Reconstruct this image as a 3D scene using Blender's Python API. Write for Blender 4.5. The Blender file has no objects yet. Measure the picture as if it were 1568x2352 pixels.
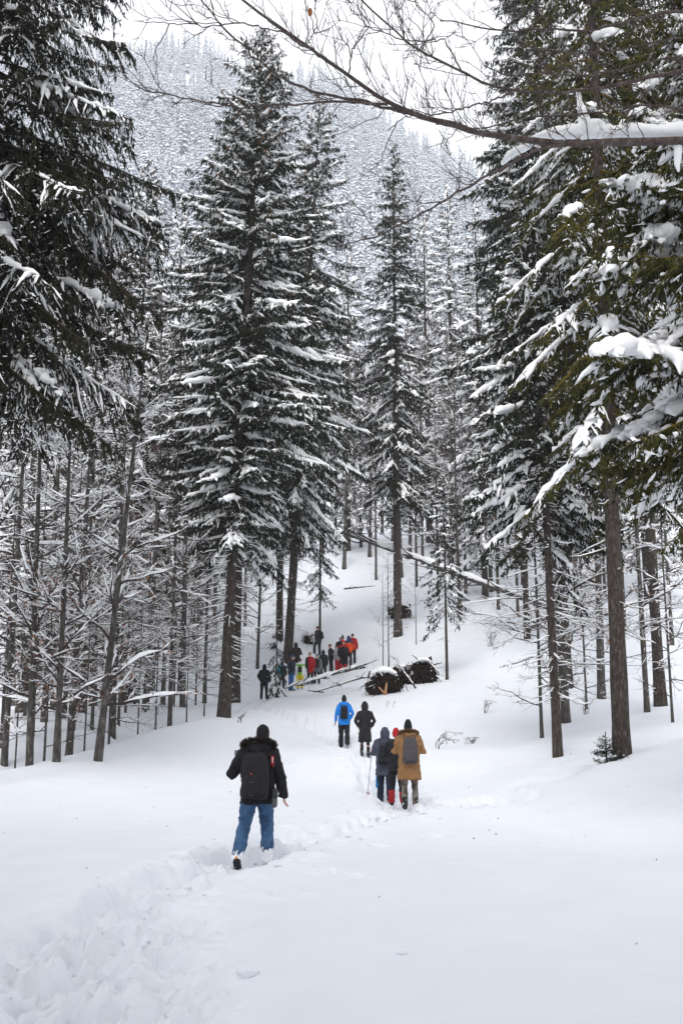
import bpy, math, random
import numpy as np
from mathutils import Vector

# ------------------------------------------------------------------ camera, sky, sun, exposure
sc = bpy.context.scene
COL = sc.collection
CAM_H = 1.92
PITCH = math.radians(10.97)
cam_d = bpy.data.cameras.new('camera'); cam = bpy.data.objects.new('camera', cam_d); COL.objects.link(cam)
cam.location = (0, 0, CAM_H); cam.rotation_euler = (math.pi/2 + PITCH, 0, 0)
cam_d.sensor_fit = 'VERTICAL'; cam_d.sensor_height = 36.0; cam_d.sensor_width = 24.0; cam_d.lens = 35.0
cam_d.clip_start = 0.1; cam_d.clip_end = 6000
sc.camera = cam

SUN_EL, SUN_ROT = math.radians(43), math.radians(190)
w = bpy.data.worlds.new('World'); sc.world = w; w.use_nodes = True
nt = w.node_tree; nt.nodes.clear()
sky = nt.nodes.new('ShaderNodeTexSky'); sky.sky_type = 'NISHITA'; sky.sun_disc = False
sky.sun_elevation = SUN_EL; sky.sun_rotation = SUN_ROT
b1 = nt.nodes.new('ShaderNodeBackground'); b1.inputs['Strength'].default_value = 0.10
b2 = nt.nodes.new('ShaderNodeBackground'); b2.inputs['Color'].default_value = (0.965, 0.975, 1.0, 1); b2.inputs['Strength'].default_value = 1.12
mx = nt.nodes.new('ShaderNodeMixShader'); mx.inputs[0].default_value = 0.9
wo = nt.nodes.new('ShaderNodeOutputWorld')
nt.links.new(sky.outputs[0], b1.inputs[0]); nt.links.new(b1.outputs[0], mx.inputs[1]); nt.links.new(b2.outputs[0], mx.inputs[2])
nt.links.new(mx.outputs[0], wo.inputs[0])
sd = bpy.data.lights.new('sun', 'SUN'); sd.energy = 2.2; sd.angle = math.radians(30); sd.color = (1, 0.97, 0.93)
so = bpy.data.objects.new('sun', sd); COL.objects.link(so)
# direction to the sun: behind the camera, over the left shoulder
az = math.radians(190)
so.rotation_euler = Vector((math.sin(az)*math.cos(SUN_EL), math.cos(az)*math.cos(SUN_EL), math.sin(SUN_EL))).to_track_quat('Z', 'Y').to_euler()
sc.view_settings.view_transform = 'Standard'; sc.view_settings.look = 'None'
sc.view_settings.exposure = 0.2; sc.view_settings.gamma = 1.0; sc.view_settings.use_curve_mapping = False
sc.render.engine = 'CYCLES'
sc.cycles.use_denoising = True; sc.cycles.use_adaptive_sampling = True; sc.cycles.adaptive_threshold = 0.03
sc.cycles.max_bounces = 4; sc.cycles.diffuse_bounces = 3; sc.cycles.glossy_bounces = 2
sc.cycles.transmission_bounces = 2; sc.cycles.volume_bounces = 1; sc.cycles.transparent_max_bounces = 4

# ------------------------------------------------------------------ helpers
F = 2352*35/36.0
CP, SP = math.cos(PITCH), math.sin(PITCH)
def ray(px, py):
    u = (px-784)/F; v = (1176-py)/F
    return u, CP - v*SP, SP + v*CP
def at(px, py, Y):
    u, dy, dz = ray(px, py); k = Y/dy
    return np.array((u*k, Y, CAM_H + dz*k))

def _hash(ix, iy, iz, seed):
    h = (ix*374761393 + iy*668265263 + iz*2147483647 + seed*1274126177) & 0xFFFFFFFF
    h = ((h ^ (h >> 13))*1274126177) & 0xFFFFFFFF
    h = (h ^ (h >> 16)) & 0xFFFFFFFF
    return h.astype(np.float64)/4294967295.0
def noise3(p, seed=0):
    """value noise in -1..1 at the rows of p"""
    p = np.asarray(p, float)
    i = np.floor(p).astype(np.int64); f = p-i; f = f*f*f*(f*(f*6-15)+10)
    out = 0
    for dx in (0, 1):
        for dy in (0, 1):
            for dz in (0, 1):
                wgt = (f[:, 0] if dx else 1-f[:, 0])*(f[:, 1] if dy else 1-f[:, 1])*(f[:, 2] if dz else 1-f[:, 2])
                out = out + wgt*_hash(i[:, 0]+dx, i[:, 1]+dy, i[:, 2]+dz, seed)
    return out*2-1
def noise2(x, y, seed=0):
    x = np.asarray(x, float); y = np.asarray(y, float)
    ix = np.floor(x).astype(np.int64); iy = np.floor(y).astype(np.int64)
    fx = x-ix; fy = y-iy; fx = fx*fx*fx*(fx*(fx*6-15)+10); fy = fy*fy*fy*(fy*(fy*6-15)+10)
    z = np.zeros_like(ix)
    a = _hash(ix, iy, z, seed); b = _hash(ix+1, iy, z, seed); c = _hash(ix, iy+1, z, seed); d = _hash(ix+1, iy+1, z, seed)
    return ((a*(1-fx)+b*fx)*(1-fy)+(c*(1-fx)+d*fx)*fy)*2-1
def sstep(a, b, x):
    t = np.clip((x-a)/(b-a), 0, 1); return t*t*(3-2*t)

class MB:
    """collects vertices and faces, builds ONE mesh"""
    def __init__(s): s.v = []; s.f = []; s.n = 0; s.tint = []; s.mi = []
    def add(s, v, f, tint=None, mi=0):
        v = np.asarray(v, float).reshape(-1, 3); f = np.asarray(f, np.int64)
        s.v.append(v); s.f.append(f+s.n); s.n += len(v)
        s.tint.append(np.zeros(len(v)) if tint is None else np.broadcast_to(tint, (len(v),)).astype(float))
        s.mi.append(np.full(len(f), mi, np.int32))
    def verts(s): return np.concatenate(s.v)
    def mesh(s, name, mats, smooth=True, use_tint=False):
        me = bpy.data.meshes.new(name)
        v = np.concatenate(s.v)
        tot = np.concatenate([np.full(len(f), f.shape[1], np.int32) for f in s.f])
        loops = np.concatenate([f.ravel() for f in s.f]).astype(np.int32)
        start = np.concatenate([[0], np.cumsum(tot)[:-1]]).astype(np.int32)
        me.vertices.add(len(v)); me.vertices.foreach_set('co', v.astype(np.float32).ravel())
        me.loops.add(len(loops)); me.loops.foreach_set('vertex_index', loops)
        me.polygons.add(len(tot)); me.polygons.foreach_set('loop_start', start)
        try: me.polygons.foreach_set('loop_total', tot)
        except Exception: pass
        for m in (mats if isinstance(mats, (list, tuple)) else [mats]): me.materials.append(m)
        me.polygons.foreach_set('material_index', np.concatenate(s.mi))
        me.polygons.foreach_set('use_smooth', np.full(len(tot), smooth, bool))
        me.update(calc_edges=True)
        if use_tint:
            a = me.attributes.new('tint', 'FLOAT', 'POINT'); a.data.foreach_set('value', np.concatenate(s.tint).astype(np.float32))
        return me

def nrm(a): return a/np.maximum(np.linalg.norm(a, axis=-1, keepdims=True), 1e-9)
def tubes(mb, P, A, B=None, S=6, tint=None, mi=0, ref=None):
    P = np.asarray(P, float)
    if P.ndim == 2: P = P[None]
    N, K, _ = P.shape
    A = np.broadcast_to(np.asarray(A, float), (N, K)); B = A if B is None else np.broadcast_to(np.asarray(B, float), (N, K))
    T = nrm(np.gradient(P, axis=1))
    up = np.zeros((N, 1, 3)); mt = nrm(T.mean(1))
    steep = np.abs(mt[:, 2]) > 0.85
    up[:, 0, 2] = 1; up[steep, 0] = (0, 1, 0)
    if ref is not None: up[:, 0] = ref
    side = nrm(np.cross(T, np.broadcast_to(up, T.shape)))
    u2 = np.cross(side, T)
    a = np.arange(S)*2*math.pi/S
    V = P[:, :, None] + A[:, :, None, None]*np.cos(a)[None, None, :, None]*side[:, :, None] + B[:, :, None, None]*np.sin(a)[None, None, :, None]*u2[:, :, None]
    idx = np.arange(N*K*S).reshape(N, K, S)
    i0 = idx[:, :-1]; i1 = idx[:, 1:]
    q = np.stack([i0, np.roll(i0, -1, 2), np.roll(i1, -1, 2), i1], -1).reshape(-1, 4)
    tt = None
    if tint is not None: tt = np.repeat(np.broadcast_to(tint, (N,)), K*S)
    mb.add(V.reshape(-1, 3), q, tt, mi)
def limb(mb, pts, rad, S=12, mi=0, B=None, ref=None):
    """one tube with rounded ends"""
    pts = np.asarray(pts, float); rad = np.broadcast_to(np.asarray(rad, float), (len(pts),)).copy()
    b = rad if B is None else np.broadcast_to(np.asarray(B, float), (len(pts),)).copy()
    d0 = nrm(pts[0]-pts[1]); d1 = nrm(pts[-1]-pts[-2])
    P = np.concatenate([[pts[0]+d0*rad[0]*.75, pts[0]+d0*rad[0]*.5], pts, [pts[-1]+d1*rad[-1]*.5, pts[-1]+d1*rad[-1]*.75]])
    R = np.concatenate([[rad[0]*.02, rad[0]*.75], rad, [rad[-1]*.75, rad[-1]*.02]])
    R2 = np.concatenate([[b[0]*.02, b[0]*.75], b, [b[-1]*.75, b[-1]*.02]])
    tubes(mb, P, R, R2, S, mi=mi, ref=ref)
def loft(mb, rings, S=20, n=2.0, mi=0):
    """stack of horizontal super-ellipse rings (cx,cy,z,rx,ry), closed at both ends"""
    r = [tuple(q) for q in rings]
    a = np.arange(S)*2*math.pi/S
    c = np.sign(np.cos(a))*np.abs(np.cos(a))**(2/n); s_ = np.sign(np.sin(a))*np.abs(np.sin(a))**(2/n)
    z0 = r[0]; z1 = r[-1]
    r = [(z0[0], z0[1], z0[2], z0[3]*.03, z0[4]*.03)] + r + [(z1[0], z1[1], z1[2], z1[3]*.03, z1[4]*.03)]
    V = np.array([[(cx+rx*c[i], cy+ry*s_[i], z) for i in range(S)] for cx, cy, z, rx, ry in r])
    K = len(r); idx = np.arange(K*S).reshape(K, S); i0 = idx[:-1]; i1 = idx[1:]
    q = np.stack([i0, np.roll(i0, -1, 1), np.roll(i1, -1, 1), i1], -1).reshape(-1, 4)
    mb.add(V.reshape(-1, 3), q, mi=mi)
def ball(mb, c, r, S=12, K=8, mi=0):
    c = np.array(c, float); r = np.broadcast_to(np.asarray(r, float), (3,))
    th = np.linspace(0.02, math.pi-.02, K)
    loftv = [(c[0], c[1], c[2]-r[2]*math.cos(t), r[0]*math.sin(t), r[1]*math.sin(t)) for t in th]
    loft(mb, loftv, S, mi=mi)
def box(mb, c, h, mi=0, R=None):
    v = np.array([(x, y, z) for x in (-1, 1) for y in (-1, 1) for z in (-1, 1)], float)*np.asarray(h, float)
    if R is not None: v = v@np.asarray(R).T
    mb.add(v+np.asarray(c, float), [(0, 1, 3, 2), (4, 6, 7, 5), (0, 4, 5, 1), (2, 3, 7, 6), (0, 2, 6, 4), (1, 5, 7, 3)], mi=mi)
def blades(mb, p, d, l, wd, rng, tint=None, mi=0):
    """diamond-shaped leaf faces from p along d"""
    d = nrm(d); M = len(p)
    r = rng.normal(size=(M, 3)); s = nrm(np.cross(d, r))
    m = p + d*(l*.45)[:, None]
    V = np.stack([p, m+s*(wd*.5)[:, None], p+d*l[:, None], m-s*(wd*.5)[:, None]], 1)
    f = np.arange(M*4).reshape(M, 4)
    mb.add(V.reshape(-1, 3), f, None if tint is None else np.repeat(tint, 4), mi)
def sample(P, b, s):
    K = P.shape[1]; x = np.clip(s, 0, 1)*(K-1); i = np.minimum(x.astype(int), K-2); f = (x-i)[:, None]
    return P[b, i]*(1-f)+P[b, i+1]*f
def sampleR(R, b, s):
    K = R.shape[1]; x = np.clip(s, 0, 1)*(K-1); i = np.minimum(x.astype(int), K-2); f = x-i
    return R[b, i]*(1-f)+R[b, i+1]*f

def link(name, me, parent=None, kind=None, loc=None):
    o = bpy.data.objects.new(name, me); COL.objects.link(o)
    if parent is not None: o.parent = parent
    if kind: o['kind'] = kind
    if loc is not None: o.location = loc
    return o
def tag(o, label, cat, group=None):
    o['label'] = label; o['category'] = cat
    if group: o['group'] = group
    return o
def thing(name, label, cat, loc=(0, 0, 0), rz=0, group=None, scale=1.0):
    o = bpy.data.objects.new(name, None); COL.objects.link(o); o.empty_display_size = .2
    o.location = loc; o.rotation_euler = (0, 0, rz); o.scale = (scale,)*3
    return tag(o, label, cat, group)

# ------------------------------------------------------------------ materials
def mat(name, base, rough=.8, spec=.3, build=None):
    m = bpy.data.materials.new(name); m.use_nodes = True
    n = m.node_tree; p = n.nodes['Principled BSDF']
    p.inputs['Base Color'].default_value = (*base, 1); p.inputs['Roughness'].default_value = rough
    p.inputs['Specular IOR Level'].default_value = spec
    if build: build(n, p)
    return m
def nd(n, t, **kw):
    x = n.nodes.new(t)
    for k, v in kw.items():
        if k.startswith('i_'):
            key = k[2:]; x.inputs[int(key) if key.isdigit() else key.replace('_', ' ')].default_value = v
        else: setattr(x, k, v)
    return x
def ramp(n, fac, stops):
    r = n.nodes.new('ShaderNodeValToRGB'); e = r.color_ramp.elements
    while len(e) < len(stops): e.new(0.5)
    for q, (pos, c) in zip(e, stops): q.position = pos; q.color = (*c, 1)
    n.links.new(fac, r.inputs[0]); return r.outputs[0]
def objco(n): return nd(n, 'ShaderNodeTexCoord').outputs['Object']
def noise_n(n, scale, detail=4, vec=None, rough=.55):
    x = nd(n, 'ShaderNodeTexNoise', i_Scale=scale, i_Detail=detail, i_Roughness=rough)
    n.links.new(vec if vec is not None else objco(n), x.inputs['Vector']); return x.outputs[0]
def bump_n(n, p, h, strength, dist=.02):
    b = nd(n, 'ShaderNodeBump', i_Strength=strength, i_Distance=dist)
    n.links.new(h, b.inputs['Height']); n.links.new(b.outputs[0], p.inputs['Normal'])

def b_snow(n, p):
    c = ramp(n, noise_n(n, 1.3, 3), [(.3, (.77, .80, .86)), (.7, (.81, .835, .885))])
    n.links.new(c, p.inputs['Base Color'])
    bump_n(n, p, noise_n(n, 22, 6, rough=.7), .35, .02)
SNOW = mat('snow_cover', (.86, .88, .92), .75, .25, b_snow)
def b_tsnow(n, p): bump_n(n, p, noise_n(n, 14, 4), .4, .03)
TSNOW = mat('tree_snow', (.93, .94, .96), .8, .2, b_tsnow)
FSNOW = mat('frost_snow', (.86, .885, .93), .85, .1)
def needles(name, stops):
    def b(n, p):
        a = nd(n, 'ShaderNodeAttribute', attribute_name='tint')
        n.links.new(ramp(n, a.outputs['Fac'], stops), p.inputs['Base Color'])
    return mat(name, (.03, .04, .02), .7, .15, b)
NEEDLE = needles('dark_needles', [(0, (.005, .008, .004)), (.5, (.011, .016, .0065)), (.8, (.022, .025, .009)), (1, (.03, .021, .011))])
NEEDLE_L = needles('brownish_needles', [(0, (.005, .0075, .0045)), (.5, (.012, .014, .006)), (.85, (.026, .022, .009)), (1, (.035, .022, .011))])  # slightly browner than the dark needles
NEEDLE_R = needles('olive_needles', [(0, (.010, .014, .004)), (.5, (.034, .037, .008)), (.85, (.10, .086, .012)), (1, (.14, .095, .015))])
NEEDLE_F = needles('far_needles', [(0, (.13, .16, .19)), (.6, (.24, .27, .31)), (1, (.36, .39, .43))])  # pale from frost, plus distance haze put into the colour
CONE = mat('cone_brown', (.16, .065, .025), .8, .2)
def b_bark(stops, sx):
    def b(n, p):
        mp = nd(n, 'ShaderNodeMapping'); mp.inputs['Scale'].default_value = (1, 1, .35)
        n.links.new(objco(n), mp.inputs[0])
        h = noise_n(n, sx, 6, mp.outputs[0], .7)
        n.links.new(ramp(n, h, stops), p.inputs['Base Color'])
        v = nd(n, 'ShaderNodeTexVoronoi', i_Scale=sx*1.6); n.links.new(mp.outputs[0], v.inputs['Vector'])
        bump_n(n, p, v.outputs[0], .9, .03)
    return b
BARK = mat('spruce_bark', (.07, .06, .05), .95, .1, b_bark([(.3, (.018, .013, .011)), (.52, (.058, .047, .041)), (.66, (.12, .104, .094)), (.725, (.2, .19, .18)), (.74, (.75, .77, .8))], 16))
BARK_B = mat('beech_bark', (.14, .13, .12), .9, .15, b_bark([(.3, (.028, .024, .022)), (.5, (.07, .063, .056)), (.62, (.13, .122, .112)), (.69, (.3, .3, .29)), (.71, (.7, .72, .74))], 9))
TWIG = mat('bare_twigs', (.05, .036, .032), .9, .1)
TWIG_B = mat('brown_twigs', (.075, .046, .040), .9, .1)
TWIG_F = mat('near_twigs', (.085, .058, .052), .85, .15, b_bark([(.3, (.06, .04, .036)), (.55, (.12, .095, .088)), (.7, (.24, .22, .21))], 20))
LEAF = mat('dead_leaves', (.30, .12, .045), .8, .2)
ROOT = mat('root_soil', (.035, .022, .016), .95, .1, b_bark([(.3, (.005, .003, .002)), (.55, (.02, .012, .008)), (.7, (.06, .034, .02)), (.8, (.14, .085, .05))], 14))
WOOD = mat('broken_wood', (.35, .2, .11), .9, .2)

# ------------------------------------------------------------------ the people of the group, measured on the photograph
def from_crop(cx, cy): return (1000+cx/3.409)/1.7417, (2480+cy/3.409)/1.7417
def by_height(px, top, foot, H):
    u, dy0, dz0 = ray(px, foot); u, dy1, dz1 = ray(px, top)
    Y = H/(dz1/dy1-dz0/dy0); return at(px, foot, Y)
crew = {  # crop x, top, foot, height
 'a': (190, 625, 1105, 1.80), 'c': (432, 575, 960, 1.50), 'd': (560, 455, 945, 1.84), 'e': (680, 505, 918, 1.60),
 'f': (625, 325, 770, 1.80), 'g': (820, 445, 880, 1.74), 'h': (912, 455, 868, 1.66), 'i': (1000, 425, 820, 1.64),
 'j': (1105, 382, 770, 1.66), 'k': (1192, 335, 728, 1.68), 'l': (1272, 240, 680, 1.86), 'm': (1345, 172, 588, 1.80),
 'n': (1398, 178, 592, 1.80), 'o': (1262, 140, 566, 1.85), 'q': (1230, 185, 585, 1.74), 'p': (930, 95, 490, 1.76)}
SPOT = {}
for k, (cx, t, f, H) in crew.items():
    px, fy = from_crop(cx, f); _, ty = from_crop(cx, t); SPOT[k] = by_height(px, ty, fy, H)
SPOT['man'] = by_height(590, 1638, 1966, 1.86)
SPOT['brown'] = by_height(940, 1645, 1848, 1.79)
SPOT['red'] = by_height(911, 1662, 1842, 1.70)
SPOT['navy'] = by_height(884, 1648, 1822, 1.79)
SPOT['teal'] = by_height(883, 1664, 1815, 1.66)
SPOT['blue'] = by_height(790, 1595, 1715, 1.80)
SPOT['coat'] = by_height(838, 1603, 1732, 1.70)

# ------------------------------------------------------------------ ground
ctrl = [(x, y, 0) for x in (-9, 0, 9) for y in (-6, 4, 9)] + [(-6, 16, .0), (6, 16, -.15), (9, 20, 0), (14, 24, .5), (-14, 14, 0)]
ctrl += [tuple(SPOT[k]) for k in ('man', 'brown', 'navy', 'blue', 'coat', 'a', 'c', 'd', 'e', 'g', 'h', 'i', 'j', 'k', 'l', 'm', 'n', 'p')]
for px, py, Y in [(1275, 1752, 28), (1420, 1738, 25), (1297, 1655, 36), (1515, 1620, 38), (1380, 1605, 43), (1235, 1505, 50), (1027, 1560, 49),
                  (880, 1585, 47), (965, 1560, 50), (515, 1646, 37), (645, 1500, 57), (675, 1478, 60), (915, 1470, 62), (1020, 1430, 66), (850, 1320, 86),
                  (850, 1235, 108), (1050, 1235, 105), (1200, 1330, 80), (1450, 1400, 70), (1568, 1500, 55), (700, 1300, 90),
                  (20, 1772, 24), (160, 1738, 27), (300, 1694, 31), (420, 1664, 34), (1660, 1700, 25),
                  (450, 1580, 55), (250, 1600, 50), (50, 1620, 50), (420, 1430, 80), (200, 1400, 85), (0, 1400, 90), (-200, 1500, 60), (1800, 1400, 70),
                  (450, 1300, 110), (200, 1260, 115), (-100, 1260, 115), (1400, 1240, 110), (1800, 1240, 115)]:
    ctrl.append(tuple(at(px, py, Y)))
ctrl = np.array(ctrl)
def tps_fit(c, lam):
    X = c[:, :2]; n = len(c)
    r2 = ((X[:, None]-X[None])**2).sum(-1); Kf = .5*r2*np.log(r2+1e-6)
    Pm = np.concatenate([np.ones((n, 1)), X], 1)
    A = np.zeros((n+3, n+3)); A[:n, :n] = Kf+lam*np.eye(n); A[:n, n:] = Pm; A[n:, :n] = Pm.T
    return np.linalg.solve(A, np.concatenate([c[:, 2], np.zeros(3)]))
TW = tps_fit(ctrl, 1.5)
ridge = [(-500, 60), (-100, 95), (270, 165), (450, 156), (600, 190), (720, 222), (800, 256), (900, 335), (1000, 415), (1100, 500), (1250, 620), (1400, 720), (1700, 860), (2300, 900)]
RID = np.array([at(px, py, 520) for px, py in ridge])
crest = np.array([at(px, py, Y)[:2] for px, py, Y in [(-300, 1840, 21), (20, 1772, 24), (160, 1738, 27), (300, 1694, 31), (420, 1664, 34), (515, 1646, 37), (600, 1618, 44)]])
def g_xy(px, py, z=0.0):
    u, dy, dz = ray(px, py); k = (z-CAM_H)/dz; return (u*k, dy*k)
TRAIL = np.array([g_xy(-200, 2300), g_xy(60, 2210), g_xy(240, 2110), g_xy(400, 2030), g_xy(560, 1965), g_xy(700, 1920), g_xy(830, 1880), g_xy(930, 1850, -.05),
                  (SPOT['coat'][0]+.1, SPOT['coat'][1]), (SPOT['blue'][0]-.4, SPOT['blue'][1]+1), (-4.2, 44), tuple(SPOT['a'][:2]), tuple(SPOT['e'][:2]), tuple(SPOT['k'][:2]), tuple(SPOT['m'][:2])])
BROAD = np.array([g_xy(330, 2600), g_xy(220, 2352), g_xy(180, 2230), g_xy(260, 2120)])
SIDE = np.array([(SPOT['brown'][0]+.6, 21), (SPOT['brown'][0]+3.4, 23.6), (SPOT['brown'][0]+6.5, 26.5)])
def seg_dist(x, y, L):
    d = np.full(x.shape, 1e9)
    for (ax, ay), (bx, by) in zip(L[:-1], L[1:]):
        vx, vy = bx-ax, by-ay; t = np.clip(((x-ax)*vx+(y-ay)*vy)/(vx*vx+vy*vy), 0, 1)
        d = np.minimum(d, np.hypot(x-ax-t*vx, y-ay-t*vy))
    return d
rngS = np.random.default_rng(5)
steps = []
for ax, ay, bx, by in [(*g_xy(560, 2150), *g_xy(760, 1960)), (*g_xy(640, 2110), *g_xy(1000, 1905))]:
    for t in np.linspace(.05, .95, 4): steps.append((ax+(bx-ax)*t+rngS.normal(0, .22), ay+(by-ay)*t+rngS.normal(0, .25)))
tl = np.concatenate([[0], np.cumsum(np.hypot(*np.diff(TRAIL, axis=0).T))])
for q in np.arange(1.0, min(tl[-1], 40), .33):
    cx_, cy_ = np.interp(q, tl, TRAIL[:, 0]), np.interp(q, tl, TRAIL[:, 1]); sd_ = .2*(1 if int(q/.33) % 2 else -1)
    steps.append((cx_+sd_*.7+rngS.normal(0, .09), cy_+sd_*.6+rngS.normal(0, .09)))
for q in range(16): steps.append((rngS.uniform(-2.9, -1.0), rngS.uniform(6.2, 9.2)))
def terrain(x, y, fine=True):
    x = np.asarray(x, float); y = np.asarray(y, float); sh = x.shape; x = x.ravel(); y = y.ravel()
    yy = np.clip(y, -10, 125); xx = np.clip(x, -60, 60)
    z = TW[-3]+TW[-2]*xx+TW[-1]*yy
    for i, (cx, cy, _) in enumerate(ctrl):
        r2 = (xx-cx)**2+(yy-cy)**2; z = z+TW[i]*.5*r2*np.log(r2+1e-6)
    # dip behind the snowy knoll on the left
    dc = np.interp(x, crest[:, 0], crest[:, 1]); back = y-dc
    z = z - .75*np.exp(-((back-4.5)/3.2)**2)*sstep(-3.0, -6.0, x)*sstep(.1, 2.0, back)
    # the mountain behind
    zr = np.interp(x, RID[:, 0], RID[:, 2])
    s = np.clip((y-118)/(520-118), 0, 1.0)
    zm = z+(zr-z)*s**1.08
    zm = np.where(y > 520, zr-(y-520)*.5, zm)
    zm = zm+sstep(150, 240, y)*(noise2(x/45, y/45, 3)*9+noise2(x/18, y/18, 4)*3)*sstep(560, 480, y)
    z = np.where(y > 118, zm, z)
    z = z+(noise2(x/5, y/5, 1)*.09+noise2(x/2.1+.3, y/2.6, 2)*.035+noise2(x/1.7+.4*y, y/.32, 22)*.0045+noise2(x/.5, y/.16, 23)*.0015)*sstep(160, 60, y)
    # trough running down to the right, soft drift edge in front
    d = seg_dist(x, y, np.array([g_xy(1080, 1790), g_xy(1300, 1880), g_xy(1640, 1960)]))
    z = z-.16*np.exp(-(d/1.1)**2)
    ey = np.interp(x, [-.9, 1.0, 3.4, 6], [7.6, 8.6, 9.9, 10.5])
    z = z+.025*sstep(-.25, .1, y-ey)*sstep(-1.6, -.4, x)
    if fine:
        w1 = .42+.2*noise2(x*.9, y*.9, 7)
        td = seg_dist(x, y, TRAIL)+.12*noise2(x*2.7, y*2.7, 19)+.05*noise2(x*8, y*8, 20); m = sstep(w1+.16, w1-.10, td)*sstep(70, 58, y)
        m2 = sstep(1.25, .35, seg_dist(x, y, BROAD)+.35*noise2(x*1.3, y*1.3, 8))*1.15
        m3 = sstep(.9, .2, seg_dist(x, y, SIDE)+.3*noise2(x, y, 9))*.6
        mm = np.maximum(np.maximum(m, m2), m3)*(1-.75*sstep(22, 45, y))
        def turned(ang, f, sd):
            c_, s_ = math.cos(ang), math.sin(ang); return noise2((c_*x-s_*y)*f+.5*noise2(x*f*.6, y*f*.6, sd+40), (s_*x+c_*y)*f, sd)
        n1, n2, n3, n4, n5 = np.abs(turned(.5, 1.9, 10))*1.5, turned(1.1, 3.7, 11), turned(.9, 12, 12), 2*np.abs(turned(.3, 6.3, 13))-.6, turned(1.4, 24, 14)
        z = z+mm*(-.20+.15*(n1-.5)+.075*n2+.045*n3+.045*n4+.028*n5)
        rim = np.exp(-((seg_dist(x, y, TRAIL)-.75)/.25)**2)*sstep(60, 40, y)
        z = z+rim*(.035+.05*np.maximum(0, noise2(x*3, y*3, 15))+.02*noise2(x*9, y*9, 16))
        for sx, sy in steps:
            k = (np.abs(x-sx) < .7) & (np.abs(y-sy) < .8)
            if not k.any(): continue
            xk, yk = x[k], y[k]
            q = ((xk-sx+.07*noise2(xk*5, yk*5, 17))/.13)**2+((yk-sy+.08*noise2(xk*5, yk*5, 18))/.21)**2
            z[k] += -.075*sstep(1.6, .4, q)+.012*np.exp(-(np.sqrt(q)-1.35)**2*9)
    return z.reshape(sh)
def ground(x, y): return float(terrain(np.array([x]), np.array([y]))[0])
def grow_axis(dense, lo, hi, g):
    a = list(dense); st = dense[1]-dense[0]
    while a[-1] < hi: st *= g; a.append(a[-1]+st)
    st = dense[1]-dense[0]
    while a[0] > lo: st *= g; a.insert(0, a[0]-st)
    return np.array(a)
gx = grow_axis(np.arange(-3.9, 3.9, .036), -330, 330, 1.055)
gy = grow_axis(np.arange(5.2, 14.5, .036), -9, 640, 1.028)
GX, GY = np.meshgrid(gx, gy)
GZ = terrain(GX, GY)
mb = MB(); nx, ny = len(gx), len(gy); idx = np.arange(nx*ny).reshape(ny, nx)
mb.add(np.stack([GX, GY, GZ], -1).reshape(-1, 3), np.stack([idx[:-1, :-1], idx[:-1, 1:], idx[1:, 1:], idx[1:, :-1]], -1).reshape(-1, 4))
o = link('ground', mb.mesh('ground', SNOW), kind='structure'); o['label'] = 'deep white snow covering the clearing, forest floor and mountainside'
def on_ground(px, Y, py=1600):
    p = at(px, py, Y); return np.array((p[0], Y, ground(p[0], Y)))

# ------------------------------------------------------------------ spruces
def trunk_tube(mb, H, r0, rng, lean=(0, 0), K=26, S=12, flare=.22, top=.012, bow=.0):
    r0 = r0*.74
    t = np.linspace(0, 1, K)**1.15
    P = np.stack([lean[0]*t*H+bow*np.sin(t*3.1)*H, lean[1]*t*H, t*H], -1); P[0, 2] = -.45
    P[1:, 0] += np.cumsum(rng.normal(0, .0035*H/K, K-1)); P[1:, 1] += np.cumsum(rng.normal(0, .0035*H/K, K-1))
    R = r0*(1-t)**.8+top; R = R*(1+flare*np.exp(-t*H/.35))*(1+.04*rng.normal(size=K))
    tubes(mb, P[None], R[None], S=S)
    return P, R
def snow_strip(mb, P, W, H, lift, S=6, rng=None, rough=.35):
    """rounded rolls of snow lying on top of the lines P"""
    N, K, _ = P.shape
    e = np.sin(np.linspace(.0, math.pi, K))**.45; e[0] = e[-1] = .04
    nz = 1+rough*rng.normal(size=(N, K)).clip(-1.7, 2.2)
    A = W[:, None]*e*nz; B = H[:, None]*e*(.6*nz+.4*(1+rough*rng.normal(size=(N, K)).clip(-1.5, 2.0)))
    A = np.maximum(A, .004); B = np.maximum(B, .004)
    Q = P.copy(); Q[:, :, 2] += lift[:, None]+B*.55
    Q[:, :, :2] += rng.normal(size=(N, K, 2))*(W*.25)[:, None, None]
    tubes(mb, Q, A, B, S)
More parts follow.
